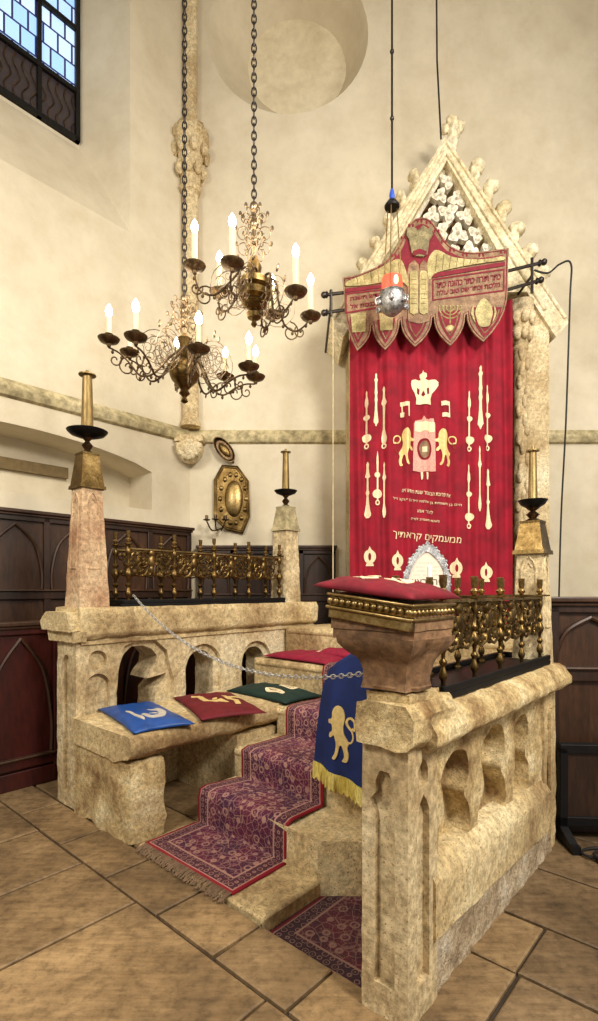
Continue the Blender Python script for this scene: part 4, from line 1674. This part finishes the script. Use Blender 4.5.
# scroll mantle with lions
emb([[[Z5(*p) for p in [(192, 390), (200, 372), (225, 365), (245, 362), (257, 338), (270, 362), (296, 360), (300, 352), (326, 352), (328, 372), (336, 390), (336, 440), (338, 705), (292, 705), (232, 712), (186, 702)]],
       [Z5(*p) for p in smooth2([(262, 490), (295, 500), (312, 550), (300, 610), (262, 635), (225, 610), (212, 550), (230, 500)], 3)]]], 'scroll_mantle', M['pink_thread'])
emb([[[Z5(*p) for p in smooth2([(262, 505), (285, 515), (298, 550), (288, 600), (262, 620), (238, 600), (226, 550), (240, 515)], 3)]]], 'mantle_centre', M['valance_gold'], .005)
emb([[[Z5(*p) for p in [(246, 545), (278, 545), (278, 580), (246, 580)]]], [[Z5(*p) for p in [(236, 712), (250, 712), (252, 740), (248, 762), (240, 762), (238, 740)]]], [[Z5(*p) for p in [(272, 712), (286, 712), (288, 740), (284, 762), (275, 762), (274, 740)]]],
     [[Z5(*p) for p in [(200, 378), (330, 378), (332, 440), (300, 448), (265, 436), (230, 448), (196, 440)]]]], 'scroll_staves', M['cream_thread'], .011)
for mir in (1, -1):
    emb([[smooth2([Z5(263 + mir * (p[0] - 263), p[1]) for p in LION], 3)], [[Z5(263 + mir * (p[0] - 263), p[1]) for p in ribbon(LION_TAIL, 5.5)]]], 'lion_motif', M['gold'])
for x, y in ((85, 560), (163, 572), (331, 593), (415, 605)):
    pom = [(x + 17 * math.cos(a), y + 20 * math.sin(a)) for a in [2 * PI * k / 22 - PI / 2 for k in range(22)]]
    pom[0] = (x, y - 30)
    slit = [(x + 4 * math.cos(a), y + 11 * math.sin(a)) for a in [2 * PI * k / 14 for k in range(14)]]
    emb([[[Z4(*p) for p in pom], [Z4(*p) for p in slit]], [[Z4(*p) for p in [(x - 9, y + 19), (x + 9, y + 19), (x + 11, y + 27), (x - 11, y + 27)]]]], 'pomegranate_motif', M['cream_thread'])


def word(body, x, y, width, height, name='embroidered_text', bold=0.0, rot=-.1, mat=None):
    q = text_loops_mesh(body[::-1], height, name, mat or M['cream_thread'], .002, 1.0, bold)
    w = max(v.co.x for v in q.data.vertices) - min(v.co.x for v in q.data.vertices)
    zc = [v.co.y for v in q.data.vertices]
    mid = (max(zc) + min(zc)) / 2
    hh_ = max(zc) - min(zc)
    k = width / w
    cx_, cz_ = Z4(x, y)
    for v in q.data.vertices:
        X, Y = v.co.x * k, (v.co.y - mid) * height / hh_
        X, Y = X * math.cos(rot) - Y * math.sin(rot), X * math.sin(rot) + Y * math.cos(rot)
        v.co = (cx_ + X, v.co.z, cz_ + Y)
    q.parent = cur
    on_curtain(q, .009)
    return q


word('ממעמקים קראתיך', 247, 508, .74, .085)
word('את פרוכת הבשמר שעת חודש זיוו', 246, 379, .53, .035)
word('חיים בן משפחת בן שלמה ז״ל בן יעקב ז״ל', 248, 405, .74, .036)
word('לזכר אמו', 243, 431, .17, .036)
word('בשנת תשמ״ב לפ״ק', 242, 456, .31, .036)

# valance
VD = 5.42
val = thing('ark_valance', 'scalloped crimson and gold valance with eagle wings, tablets and menorah above the curtain', 'valance', (ccx, VD, 4.3))


def V_(px, py):
    p = at(px, py, VD)
    return (p.x - ccx, p.z - 4.3)


def Z3(x, y):
    return V_(320 + x / 2.3, 200 + y / 2.3)


def sc(a, tip, b, n=5):
    """one scallop from a to b through tip"""
    out_ = []
    for k in range(n + 1):
        t = k / n
        out_.append((a[0] + (tip[0] - a[0]) * (t ** 2.1), a[1] + (tip[1] - a[1]) * (t ** .95)))
    for k in range(1, n + 1):
        t = 1 - k / n
        out_.append((b[0] + (tip[0] - b[0]) * (t ** 2.1), b[1] + (tip[1] - b[1]) * (t ** .95)))
    return out_


top = spline([(52, 178, 0), (85, 172, 0), (120, 158, 0), (150, 140, 0), (178, 108, 0), (198, 66, 0), (215, 46, 0), (236, 40, 0), (256, 48, 0), (274, 72, 0), (290, 96, 0), (312, 112, 0), (345, 120, 0), (385, 117, 0), (434, 110, 0)], 3)
top = [(p.x, p.y) for p in top]
scs = [((432, 205), (376, 326), (338, 262)), ((334, 264), (300, 335), (262, 268)), ((258, 270), (219, 337), (186, 276)), ((183, 278), (150, 344), (121, 286)), ((118, 288), (86, 346), (56, 230))]
bottom = []
for s_ in scs:
    bottom += sc(*s_)
full = [Z3(*p) for p in top + bottom]


def vl(loops_list, name, mat, y0, y1, par=val):
    m = MB()
    for l in loops_list:
        m.plate(l, y0, y1, 'y')
    return m.build(name, mat, par, smooth=False)


vl([[full]], 'gold_ground', M['valance_gold'], -.0, .02)
# red fields
def redf(pts, name='red_field', k=2):
    return [[Z3(*p) for p in pts]]
rt = [(p[0], p[1] + 15) for p in top if 75 < p[0] < 425]
rt = [(x_ + (5 if x_ < 236 else -5) * (1 if 170 < x_ < 300 else 0), y_) for x_, y_ in rt]
field = rt + [(425, 138), (300, 158), (262, 170), (240, 150), (215, 155), (196, 180), (150, 192), (75, 200)]
vl([redf(field)], 'red_field', M['dull_red'], -.004, 0)
vl([redf([(58, 205), (190, 190), (190, 197), (58, 214)]), redf([(258, 170), (425, 143), (425, 152), (258, 180)])], 'red_stripe', M['dull_red'], -.010, -.0045)
for i, s_ in enumerate([((425, 240), (376, 326), (341, 240)), ((331, 246), (300, 333), (264, 250)), ((254, 262), (219, 335), (190, 268)), ((180, 264), (150, 342), (124, 270)), ((114, 268), (86, 343), (61, 262))]):
    big_ = sc(*s_)
    vl([redf(inset(big_, 7))], 'red_scallop', M['dull_red'], -.006, .004)
    m = MB()
    m.tube([(x, -.008, z) for x, z in [Z3(*p) for p in inset(big_, 13)]], .008, 5)
    m.build('scallop_braid', M['valance_gold'], val)
# piping along the scallops
m = MB()
m.tube([(x, -.004, z) for x, z in inset(full, .018)], .004, 5, closed=True)
m.build('red_piping', M['dull_red'], val)
# wings
lw_ = [(192, 150), (178, 138), (160, 146), (130, 162), (90, 178), (62, 190), (62, 200), (110, 197), (150, 190), (185, 188), (204, 200)]
rw_ = [(246, 146), (258, 122), (272, 118), (300, 132), (340, 138), (380, 138), (418, 132), (422, 140), (380, 146), (330, 154), (285, 164), (262, 172), (250, 185)]
vl([[[Z3(*p) for p in smooth2(lw_, 3)]], [[Z3(*p) for p in smooth2(rw_, 3)]]], 'eagle_wing', M['wing_gold'], -.018, -.004)
m = MB()
for k in range(9):
    x = 268 + k * 16
    a, b = Z3(x, 126 + k * 1.2), Z3(x - 4, 168 - k * 3.6)
    m.tube([(a[0], -.0185, a[1]), (b[0], -.0185, b[1])], .0035, 5)
    if k < 7:
        x = 180 - k * 16
        a, b = Z3(x, 146 + k * 5.5), Z3(x + 3, 188 + k * 1.2)
        m.tube([(a[0], -.0185, a[1]), (b[0], -.0185, b[1])], .0035, 5)
m.build('feather_lines', M['valance_gold'], val)
# crown
cw = [(210, 125), (204, 95), (198, 84), (200, 68), (216, 66), (224, 74), (236, 62), (248, 70), (254, 64), (258, 84), (250, 96), (246, 128), (236, 134), (220, 132)]
vl([[[Z3(*p) for p in cw]]], 'crown', M['olive_gold'], -.028, -.004)
vl([[[Z3(*p) for p in [(212, 122), (228, 116), (244, 122), (243, 132), (228, 128), (213, 132)]]]], 'crown_opening', M['dull_red'], -.031, -.028)
# tablets and body
vl([[[Z3(*p) for p in [(200, 170), (204, 150), (216, 140), (226, 150), (228, 165), (230, 150), (238, 140), (248, 150), (250, 172), (250, 280), (228, 286), (202, 280)]]]], 'eagle_body', M['valance_gold'], -.015, -.002)
vl([[[Z3(*p) for p in smooth2([(206, 180), (208, 168), (218, 166), (224, 172), (224, 225), (224, 262), (206, 262), (206, 220)], 2)]], [[Z3(*p) for p in smooth2([(228, 172), (234, 166), (244, 168), (246, 180), (246, 220), (246, 262), (228, 262), (228, 225)], 2)]]], 'law_tablets', M['wing_gold'], -.026, -.012)
m = MB()
for k in range(6):
    for xa, xb in ((209, 221), (231, 243)):
        a, b = Z3(xa, 186 + k * 11), Z3(xb, 186 + k * 11)
        m.tube([(a[0], -.0265, a[1]), (b[0], -.0265, b[1])], .003, 4)
m.build('tablet_lines', M['valance_gold'], val)
# inscription panels
vl([[[Z3(*p) for p in [(58, 215), (190, 200), (190, 240), (58, 262)]], [Z3(*p) for p in [(61, 218), (187, 203), (187, 237), (61, 258)]]],
    [[Z3(*p) for p in [(258, 182), (424, 158), (424, 210), (258, 232)]], [Z3(*p) for p in [(261, 185), (421, 162), (421, 207), (261, 229)]]]], 'panel_outline', M['dull_red'], -.006, .0)


def vword(body, x, y, wpx, hpx, rot):
    q = text_loops_mesh(body[::-1], .1, 'inscription', M['dull_red'], .003, 1.0, .002)
    xs = [v.co.x for v in q.data.vertices]
    ys = [v.co.y for v in q.data.vertices]
    k = wpx / 2.3 / FX * VD / (max(xs) - min(xs))
    kh = hpx / 2.3 / FX * VD / (max(ys) - min(ys))
    my = (max(ys) + min(ys)) / 2
    cx_, cz_ = Z3(x, y)
    for v in q.data.vertices:
        X, Y = v.co.x * k, (v.co.y - my) * kh
        v.co = (cx_ + X, -.003 + v.co.z, cz_ + Y + X * math.tan(rot))
    q.parent = val


vword('כתר תורה כתר כהונה כתר', 341, 187, 150, 13, .14)
vword('מלכות וכתר שם טוב עולה', 341, 204, 145, 13, .14)
vword('ימין וקדש תשנה', 122, 222, 105, 11, .14)
vword('לבית הכנסת אל', 122, 238, 105, 11, .14)
# scallop motifs
m = MB()
def arc3(cx_, cy_, r_, a0, a1):
    return [(Z3(cx_ + r_ * math.cos(a0 + (a1 - a0) * k / 10), cy_ + r_ * math.sin(a0 + (a1 - a0) * k / 10))) for k in range(11)]
for r_ in (9, 17, 25):
    m.tube([(x, -.006, z) for x, z in arc3(299, 248, r_, 0, PI)], .0065, 5)
a, b = Z3(299, 244), Z3(299, 285)
m.tube([(a[0], -.006, a[1]), (b[0], -.006, b[1])], .007, 5)
c_ = Z3(299, 295)
m.ball((c_[0], -.004, c_[1]), (.045, .012, .035), 10, 6)
for k in range(7):
    c_ = Z3(299 - 25 + k * 8.33, 245)
    m.ball((c_[0], -.006, c_[1]), .011, 6, 4)
m.build('menorah', M['wing_gold'], val)
vl([[[Z3(*p) for p in smooth2([(356, 260), (364, 238), (376, 228), (388, 238), (396, 258), (392, 278), (386, 292), (366, 292), (360, 276)], 3)]], [[Z3(*p) for p in smooth2([(352, 244), (346, 262), (356, 284), (352, 262)], 2)]], [[Z3(*p) for p in smooth2([(399, 244), (405, 262), (395, 284), (400, 262)], 2)]]], 'urn', M['wing_gold'], -.018, -.004)
vl([[[Z3(*p) for p in [(136, 262), (168, 258), (166, 300), (138, 302)]]]], 'altar_motif', M['wing_gold'], -.016, -.009)
vl([[[Z3(*p) for p in [(70, 264), (106, 260), (104, 304), (74, 306)]]]], 'altar_motif', M['wing_gold'], -.016, -.009)
# hooves of small marks along the upper border
m = MB()
for i in range(2, len(top) - 1, 3):
    c_ = Z3(top[i][0], top[i][1] + 8)
    m.ball((c_[0] - .02, -.001, c_[1]), (.012, .004, .02), 6, 4)
    m.ball((c_[0] + .02, -.001, c_[1]), (.012, .004, .02), 6, 4)
m.build('border_stitches', M['dull_red'], val)

# curtain rods on iron brackets
for xa, xb, lab in ((510, 552, 'iron twin rod bracket with knobs beside the gable, trailing a black cable'), (348, 323, 'iron twin rod bracket with knobs on the chandelier side of the valance')):
    sg = 1 if xb > xa else -1
    t = thing('curtain_bracket', lab, 'bracket', (at(xa, 280, VD).x, VD + .05, 4.75 if sg > 0 else 4.55))
    if sg > 0:
        R1, R2 = [(500, 273), (544, 262)], [(500, 292), (541, 280)]
    else:
        R1, R2 = [(350, 292), (324, 295)], [(350, 309), (324, 313)]
    m = MB(t.location)
    for R_ in (R1, R2):
        a, b = at(R_[0][0], R_[0][1], VD + .05), at(R_[1][0], R_[1][1], VD + .05)
        m.tube([a, b], .018, 8)
        m.ball(b, .034, 10, 7)
        m.ball(a.lerp(b, .9), (.02, .035, .035), 8, 6)
    m.build('rod', M['chain_iron'], t)
    m = MB(t.location)
    xm = 532 if sg > 0 else 331
    y1_, y2_ = (258, 293) if sg > 0 else (290, 316)
    m.tube([at(xm, y1_, VD + .05), at(xm, y2_, VD + .05)], .016, 8)
    a = at(xm, (y1_ + y2_) / 2, VD + .05)
    m.tube([a, Vector((a.x, (AD + .02) if sg > 0 else (CY - .002), a.z))], .014, 8)
    m.build('arm', M['chain_iron'], t)
t = MB()
t.tube(spline([at(534, 270, VD + .02), at(548, 273, VD), at(560, 264, VD), at(571, 264, VD), at(570, 300, VD + .1), at(566, 420, VD + .3), at(561, 520, VD + .5), at(558, 640, VD + .6), at(556, 700, VD + .6)], 6), .010, 6)
tag(t.build('power_cable', M['cable']), 'black power cable running from the rod bracket down the wall', 'cable')

# eternal lamp
LD = 5.05
el = thing('eternal_lamp', 'hanging silver lamp with glowing red glass in front of the valance', 'lamp', at(392, 302, LD))
o_ = el.location.copy()
m = MB()
rb_ = 13.5 / FX * LD
m.lathe([(.015, -rb_ * 1.08), (.03, -rb_ * 1.02), (rb_ * .45, -rb_ * .88), (rb_ * .8, -rb_ * .55), (rb_, -.01), (rb_ * .95, rb_ * .45), (rb_ * .8, rb_ * .6), (rb_ * .9, rb_ * .7), (rb_ * .8, rb_ * .7), (rb_ * .7, rb_ * .4)], 24)
for k in range(6):
    a = k * PI / 3 + .3
    m.ball((rb_ * 1.05 * math.cos(a), rb_ * 1.05 * math.sin(a), -.02), (.028, .028, .035), 8, 6)
    m.tube(spline([(rb_ * .95 * math.cos(a), rb_ * .95 * math.sin(a), .03), (rb_ * 1.35 * math.cos(a), rb_ * 1.35 * math.sin(a), .0), (rb_ * 1.3 * math.cos(a), rb_ * 1.3 * math.sin(a), -.05)], 4), .008, 5)
m.build('silver_bowl', M['silver_chased'], el)
m = MB()
m.lathe([(.04, rb_ * .4), (.085, rb_ * .75), (.10, rb_ * 1.3), (.095, rb_ * 1.75), (.085, rb_ * 1.75), (.07, rb_ * .9)], 20)
m.build('red_glass', M['red_glass'], el)
m = MB()
m.ball((.02, -.085, rb_ * 1.3), (.025, .02, .045), 8, 6)
m.build('flame', M['red_glow'], el)
m = MB()
dz = at(391, 206, LD).z - o_.z
for k in range(3):
    a = k * 2 * PI / 3 + .2
    m.tube([(rb_ * .85 * math.cos(a), rb_ * .85 * math.sin(a), rb_ * .6), (.05 * math.cos(a), .05 * math.sin(a), dz)], .006, 5)
m.build('chains', M['brass_light'], el)
m = MB()
m.lathe([(.07, dz - .02), (.075, dz), (.04, dz + .05), (.015, dz + .07)], 18)
m.build('disc', M['iron'], el)
m = MB()
m.lathe([(.022, dz + .06), (.028, dz + .1), (.015, dz + .16)], 10)
m.build('blue_knot', M['blue_knot'], el)
m = MB()
m.tube([(0, 0, dz + .08), (0, 0, H - o_.z)], .011, 6)
for z in (.85, 1.5, 2.3):
    m.ball((0, 0, dz + z), .022, 8, 6)
m.build('cord', M['chain_iron'], el)
m = MB()
m.tube([at(437, 60, 5.7), at(441, 139, 5.72)], .010, 6)
m.tube([at(437, 60, 5.7), Vector((at(437, 60, 5.7).x - .02, 5.7, H))], .010, 6)
tag(m.build('hanging_wire', M['chain_iron']), 'thin dark wire hanging down to the tip of the stone gable', 'wire')
m = MB()
m.tube([at(333, 318, 5.47), at(333, 610, 5.47)], .006, 6)
m.ball(at(333, 612, 5.47), .02, 8, 6)
tag(m.build('pull_cord', M['rope']), 'pale pull cord hanging straight beside the red curtain', 'cord')

# ------------------------------------------------------------------ chandeliers
def chain(m, x, y, z0, z1, r=.018, L=.075, wire=.006):
    n_ = int((z1 - z0) / (L * .74))
    for k in range(n_):
        zc = z0 + (k + .5) * (z1 - z0) / n_
        pts = []
        for q in range(10):
            a = 2 * PI * q / 10
            u, w = r * math.cos(a), L * .5 * math.sin(a)
            pts.append((x + (u if k % 2 else 0), y + (0 if k % 2 else u), zc + w))
        m.tube(pts, wire, 5, closed=True)


def scroll_on(m, ang, pts2, r=.006):
    m.tube([(math.cos(ang) * a, math.sin(ang) * a, b) for a, b in pts2], r, 5)


def chandelier(label, loc, ztop, R, n_arms, off, tilt, tall, body, arm_pts, zpan, hc, rc, unlit=(), inner=1):
    t = thing('chandelier', label, 'chandelier', loc, (0, 0, 0), None)
    tq = Matrix.Rotation(tilt[0], 3, 'Y') @ Matrix.Rotation(tilt[1], 3, 'X')
    Rm = t.rotation_euler.to_matrix()
    m = MB()
    m.lathe(body, 24)
    m.build('turned_body', M['brass'], t)
    # openwork stem
    m = MB()
    zs = max(z for _, z in body)
    m.tube([(0, 0, zs - .02), (0, 0, tall)], .016, 8)
    for k in range(6):
        a = k * PI / 3
        for zc, s_ in ((zs + (tall - zs) * .18, .95), (zs + (tall - zs) * .48, 1.0), (zs + (tall - zs) * .76, .75)):
            q = spiral(.075 * s_, zc, .065 * s_, .014, -PI / 2, 1.6 * PI, 14)
            scroll_on(m, a, [(x_, z_) for x_, z_ in q], .0042)
            m.ball((math.cos(a) * .14 * s_, math.sin(a) * .14 * s_, zc + .03), (.013, .013, .02), 6, 4)
    for zz in (.3, .62, .95):
        m.ball((0, 0, zs + (tall - zs) * zz), (.035, .035, .045), 10, 6)
    m.build('openwork_stem', M['lamp_brass'], t)
    arm = None
    for k in range(n_arms):
        a = off + 2 * PI * k / n_arms
        if arm is None:
            m = MB()
            P3 = spline([(x_, 0, z_) for x_, z_ in arm_pts], 6)
            m.tube(P3, [.010 - .003 * i / len(P3) for i in range(len(P3))], 6)
            m.tube([(x_, 0, z_) for x_, z_ in spiral(R * .74, zpan - .16, .015, .075, 0, 2.6 * PI, 18)], .006, 5)
            m.tube([(x_, 0, z_) for x_, z_ in spiral(R * .9, zpan - .13, .01, .05, PI, -1.2 * PI, 14)], .006, 5)
            for i in range(3, len(P3) - 3, 5):
                m.ball(P3[i] + Vector((0, 0, -.02)), (.012, .006, .016), 6, 4)
            arm = m.build('arm', M['brass_dark'], t)
            m = MB()
            # filigree circle carried above the arm
            c_ = (R * .40, zpan + .02 if inner else zpan - .02)
            for r_ in (.15, .10):
                m.tube([(c_[0] + r_ * math.cos(q), 0, c_[1] + r_ * math.sin(q)) for q in [2 * PI * i / 18 for i in range(18)]], .0035, 5, closed=True)
            for q in range(6):
                b = q * PI / 3
                m.tube([(x_, 0, z_) for x_, z_ in spiral(c_[0] + .07 * math.cos(b), c_[1] + .07 * math.sin(b), .045, .012, b, b + 2.2 * PI, 12)], .0032, 5)
            m.ball((c_[0], 0, c_[1] + .2), (.012, .012, .03), 7, 5)
            fil = m.build('filigree', M['lamp_brass'], arm)
            m = MB()
            m.lathe([(.014, -.05), (.02, -.03), (.035, -.022), (.07, -.008), (.082, +.010), (.084, +.015), (.066, +.010), (.02, +.012), (.022, +.04), (.03, .05), (rc, .055)], 20)
            pan = m.build('drip_pan', M['brass_dark'], arm)
            m = MB()
            m.lathe([(rc, .05), (rc, .05 + hc), (rc * .7, .055 + hc)], 12)
            can = m.build('candle', M['candle'], arm)
            m = MB()
            z_ = .05 + hc
            m.lathe([(.010, z_), (.022, z_ + .02), (.027, z_ + .045), (.022, z_ + .07), (.010, z_ + .09), (.002, z_ + .105)], 12)
            flm = m.build('flame_bulb', M['flame'], arm)
            o = arm
        else:
            o = arm.copy()
            C.objects.link(o)
            o.parent = t
            for c0 in (fil, pan, can) + (() if k in unlit else (flm,)):
                q = c0.copy()
                C.objects.link(q)
                q.parent = o
        ro_ = tq @ Matrix.Rotation(a, 3, 'Z')
        o.rotation_euler = ro_.to_euler()
        for q in o.children:      # pans and candles stand upright on their arms
            if not q.name.startswith('filigree'):
                q.location = (R, 0, zpan)
                q.rotation_euler = ro_.inverted().to_euler()
    # chain hangs plumb from the ceiling
    topw = Rm @ Vector((0, 0, tall))
    m = MB()
    m.v = []
    chain(m, topw.x, topw.y, topw.z, ztop - loc[2])
    ch = m.build('chain', M['chain_iron'], t)
    # its light
    l = bpy.data.lights.new('chandelier_glow', 'POINT')
    l.energy = 20
    l.color = (1, .84, .6)
    l.shadow_soft_size = .35
    lo_ = bpy.data.objects.new('chandelier_glow', l)
    C.objects.link(lo_)
    lo_.location = Vector(loc) + Vector((0, 0, .45))
    return t


d1 = 4.3
p1 = at(184.5, 373, d1)
ball1 = [(.01, -.25), (.03, -.235), (.015, -.2), (.045, -.17), (.03, -.14), (.07, -.095), (.105, -.06), (.122, -.02), (.122, .02), (.105, .055), (.07, .09), (.045, .12), (.06, .15), (.06, .17), (.03, .2), (.045, .25), (.06, .28), (.03, .32)]
R1_ = .60
chandelier('wide brass chandelier with round ball body and lit candles, hanging nearest the corner shaft', p1, H, R1_, 8, math.radians(-22), (math.radians(11), math.radians(13)), .62,
           ball1, [(.03, .2), (.14, .08), (.24, -.06), (.34, -.10), (.44, -.02), (.52, .03), (.60, .05)], .10, .13, .018, unlit=(4,))
d2 = 4.0
p2 = at(254, 296, d2)
ball2 = [(.01, -.24), (.025, -.22), (.015, -.19), (.05, -.17), (.06, -.14), (.03, -.11), (.08, -.09), (.10, -.06), (.075, -.035), (.115, -.02), (.13, .02), (.09, .05), (.13, .06), (.135, .10), (.10, .13), (.05, .16), (.06, .22), (.03, .3)]
chandelier('tall brass chandelier with ringed body and long candles, hanging closest to the valance', p2, H, .47, 6, math.radians(19), (math.radians(18), math.radians(12)), .70,
           ball2, [(.03, .12), (.12, .16), (.2, .02), (.28, -.10), (.38, -.12), (.44, -.06), (.46, -.01)], .02, .20, .022, inner=0)

# ------------------------------------------------------------------ wall sconce
SD = CY - .03
sc_ = thing('wall_sconce', 'embossed octagonal brass wall sconce with oval boss on the rear wall', 'sconce', (at(232, 500, SD).x, SD, at(232, 500, SD).z))
so = sc_.location.copy()


def Sx(px, py):
    p = at(px, py, SD)
    return (p.x - so.x, p.z - so.z)


m = MB()
octo = [Sx(*p) for p in [(222, 465), (238, 466), (249, 481), (250, 517), (243, 534), (226, 530), (214, 519), (214, 480)]]
m.plate([octo], -.015, .02, 'y')
oi = inset(octo, .035)
m.tube([(x, -.02, z) for x, z in inset(octo, .012)], .012, 6, closed=True)
m.tube([(x, -.02, z) for x, z in oi], .007, 6, closed=True)
m.build('backplate', M['brass'], sc_)
m = MB()
c_ = Sx(234, 499)
m.ball((c_[0], -.015, c_[1]), (.115, .05, .23), 18, 12)
m.build('oval_boss', M['brass_light'], sc_)
for k in range(14):
    a = 2 * PI * k / 14
    m = MB()
    m.ball((c_[0] - .01 + .165 * math.cos(a), -.015, c_[1] + .31 * math.sin(a)), (.028, .02, .035), 8, 5)
    m.build('embossed_rosette', M['brass'], sc_)
m = MB()
cc = Sx(219, 528)
for k in range(3):
    a = -2.4 + k * .8
    tip = (cc[0] + .16 * math.cos(a), -.1 + .16 * math.sin(a), cc[1] + .06)
    m.tube(spline([(cc[0] + .04, -.02, cc[1]), (cc[0] + .08 * math.cos(a), -.1 + .08 * math.sin(a), cc[1] - .05), tip], 5), .009, 6)
    m.lathe([(.008, 0), (.04, .01), (.045, .02), (.02, .022), (.02, .07)], 12, tip)
m.build('candle_arm', M['brass_dark'], sc_)
dish = thing('reflector_dish', 'small oval brass reflector dish tilted above the wall sconce', 'reflector', (at(225, 451, SD).x, SD - .03, at(225, 451, SD).z))
dish.rotation_euler = (0, math.radians(-38), 0)
m = MB()
m.lathe([(.002, .0), (.7, .008), (.86, .03), (.93, .05), (1.0, .05), (1.0, .04), (.9, .015)], 28, (0, 0, 0), Matrix.Rotation(PI / 2, 4, 'X') @ Matrix.Diagonal((.095, .19, 1, 1)))
m.build('dish', M['brass_dark'], dish)
m = MB()
m.ball((0, -.015, 0), (.05, .03, .11), 14, 8)
m.build('centre', M['brass'], dish)
m = MB()
m.tube([(0, .01, -.17), (.0, .055, -.17)], .014, 8)
m.build('fixing', M['brass_dark'], dish)

# ------------------------------------------------------------------ silver framed plaque behind the cushion
PD = 4.95
plq = thing('silver_plaque', 'scalloped silver frame with cream inscription sheet in front of the curtain', 'plaque', at(426, 592, PD))
po = plq.location.copy()


def Q(px, py):
    p = at(px, py, PD)
    return (p.x - po.x, p.z - po.z)


outl = smooth2([Q(*p) for p in [(404, 606), (403, 585), (404, 573), (408, 565), (409, 559), (415, 553), (419, 547), (425, 545), (427, 542), (430, 545), (436, 548), (440, 554), (446, 561), (447, 568), (450, 576), (450, 590), (449, 606)]], 3)
inl = smooth2([Q(*p) for p in [(409, 603), (408, 585), (410, 573), (415, 562), (421, 555), (427, 552), (433, 556), (440, 564), (444, 576), (445, 603)]], 3)
m = MB()
m.plate([outl, inl], -.015, .015, 'y')
for i in range(0, len(outl), 2):
    m.ball((outl[i][0], -.012, outl[i][1]), (.014, .01, .014), 6, 4)
m.build('frame', M['silver_chased'], plq)
m = MB()
m.plate([inl], .0, .012, 'y')
m.build('sheet', M['paper'], plq)
m = MB()
for k, (y, w) in enumerate(((563, 8), (567, 12), (571, 15), (575, 13), (589, 16), (593, 14))):
    n_ = int(w * 1.6)
    rr_ = random.Random(k)
    for i in range(n_):
        if rr_.random() < .2:
            continue
        a = Q(427 - w + 2 * w * i / n_, y)
        m.box(a[0], a[0] + .004, -.002, 0, a[1] - .0025, a[1] + .0025)
a = text_loops_mesh('ויהי רצון'[::-1], .09, 'heading', M['ink'], .001)
for v in a.data.vertices:
    v.co = (v.co.x + Q(427, 582)[0], -.002, v.co.y + Q(427, 582)[1])
a.parent = plq
m.build('writing', M['ink'], plq, smooth=False)
stz = 1.2185
stand = thing('plaque_stand', 'narrow wooden stand carrying the silver framed plaque', 'stand', (po.x, PD + .02, stz))
hst = Q(0, 606)[1] + po.z - stz
m = MB()
m.box(-.26, .26, -.09, .09, hst - .03, hst - .002)
m.build('top', M['wood_mid'], stand, smooth=False)
m = MB()
m.box(-.03, .03, -.03, .03, .03, hst - .03)
m.box(-.15, .15, -.08, .08, 0, .03)
m.build('post', M['wood_mid'], stand, smooth=False)

# white candle in the rail
wc = P(-1.24, 2.37, 0)
m = MB()
zb_ = 1.142 + .028 + .46 * .85 + .07
m.lathe([(.012, 0), (.012, .085), (.004, .09), (.002, .10)], 12)
tag(m.build('candle', M['wax_white'], loc=P(-1.24, 2.37, zb_)), 'short white candle standing in a rear socket of the brass candle railing', 'candle')

# ------------------------------------------------------------------ silver barrier chain
p0 = Vector((-1.28, 4.02, 1.56))
p1c = P(-1.165, 1.80, 1.27)
m = MB()
pts = []
K = 96
for i in range(K + 1):
    t = i / K
    p = p0.lerp(p1c, t)
    p.z -= .92 * t * (1 - t) * 1.0
    pts.append(p)
for i in range(K):
    a, b = pts[i], pts[i + 1]
    c_ = (a + b) / 2
    d = (b - a).normalized()
    side = d.cross(Vector((0, 0, 1))).normalized()
    upv = side.cross(d)
    if i % 2:
        side, upv = upv, side
    L_ = (b - a).length * .68
    m.tube([c_ + d * L_ * math.cos(q) + side * .0095 * math.sin(q) for q in [2 * PI * k / 9 for k in range(9)]], .0028, 5, closed=True)
tag(m.build('barrier_chain', M['silver']), 'thin silver chain sagging across the stairs between railing and reading desk', 'chain')

# cables on the floor at the far right
m = MB()
random.seed(5)
def loopc(cx_, cy_, a_, b_, z):
    return spline([(cx_ + a_ * math.cos(q), cy_ + b_ * math.sin(q), z + .002 * i) for i, q in enumerate([k * PI / 4 for k in range(11)])], 4)
m.tube(loopc(1.86, 3.12, .16, .08, .010), .008, 6)
m.tube(loopc(1.94, 3.06, .20, .09, .028), .008, 6)
m.tube(spline([(1.9, 3.2, .009), (1.75, 3.02, .009), (2.1, 2.92, .009), (2.4, 3.1, .009), (2.6, 3.0, .009)], 6), .008, 6)
tag(m.build('coiled_cable', M['cable']), 'coil of black cable lying on the paving before the wooden stand', 'cable')

# repeats share a group
GROUPS = {'candle_holder': 'brass candle holders on the pinnacles', 'stone_pinnacle': 'pinnacles on the parapets', 'cushion': 'velvet and satin cushions around the stairs',
          'chandelier': 'brass chandeliers', 'stone_parapet': 'stone parapets flanking the stairs', 'candle_railing': 'brass railings on the parapets',
          'curtain_bracket': 'iron brackets of the curtain rods', 'wall_panelling': 'dark wood wall panelling'}
for o in list(C.objects):
    if o.parent is None and o.name.split('.')[0] in GROUPS and o.get('category'):
        o['group'] = GROUPS[o.name.split('.')[0]]
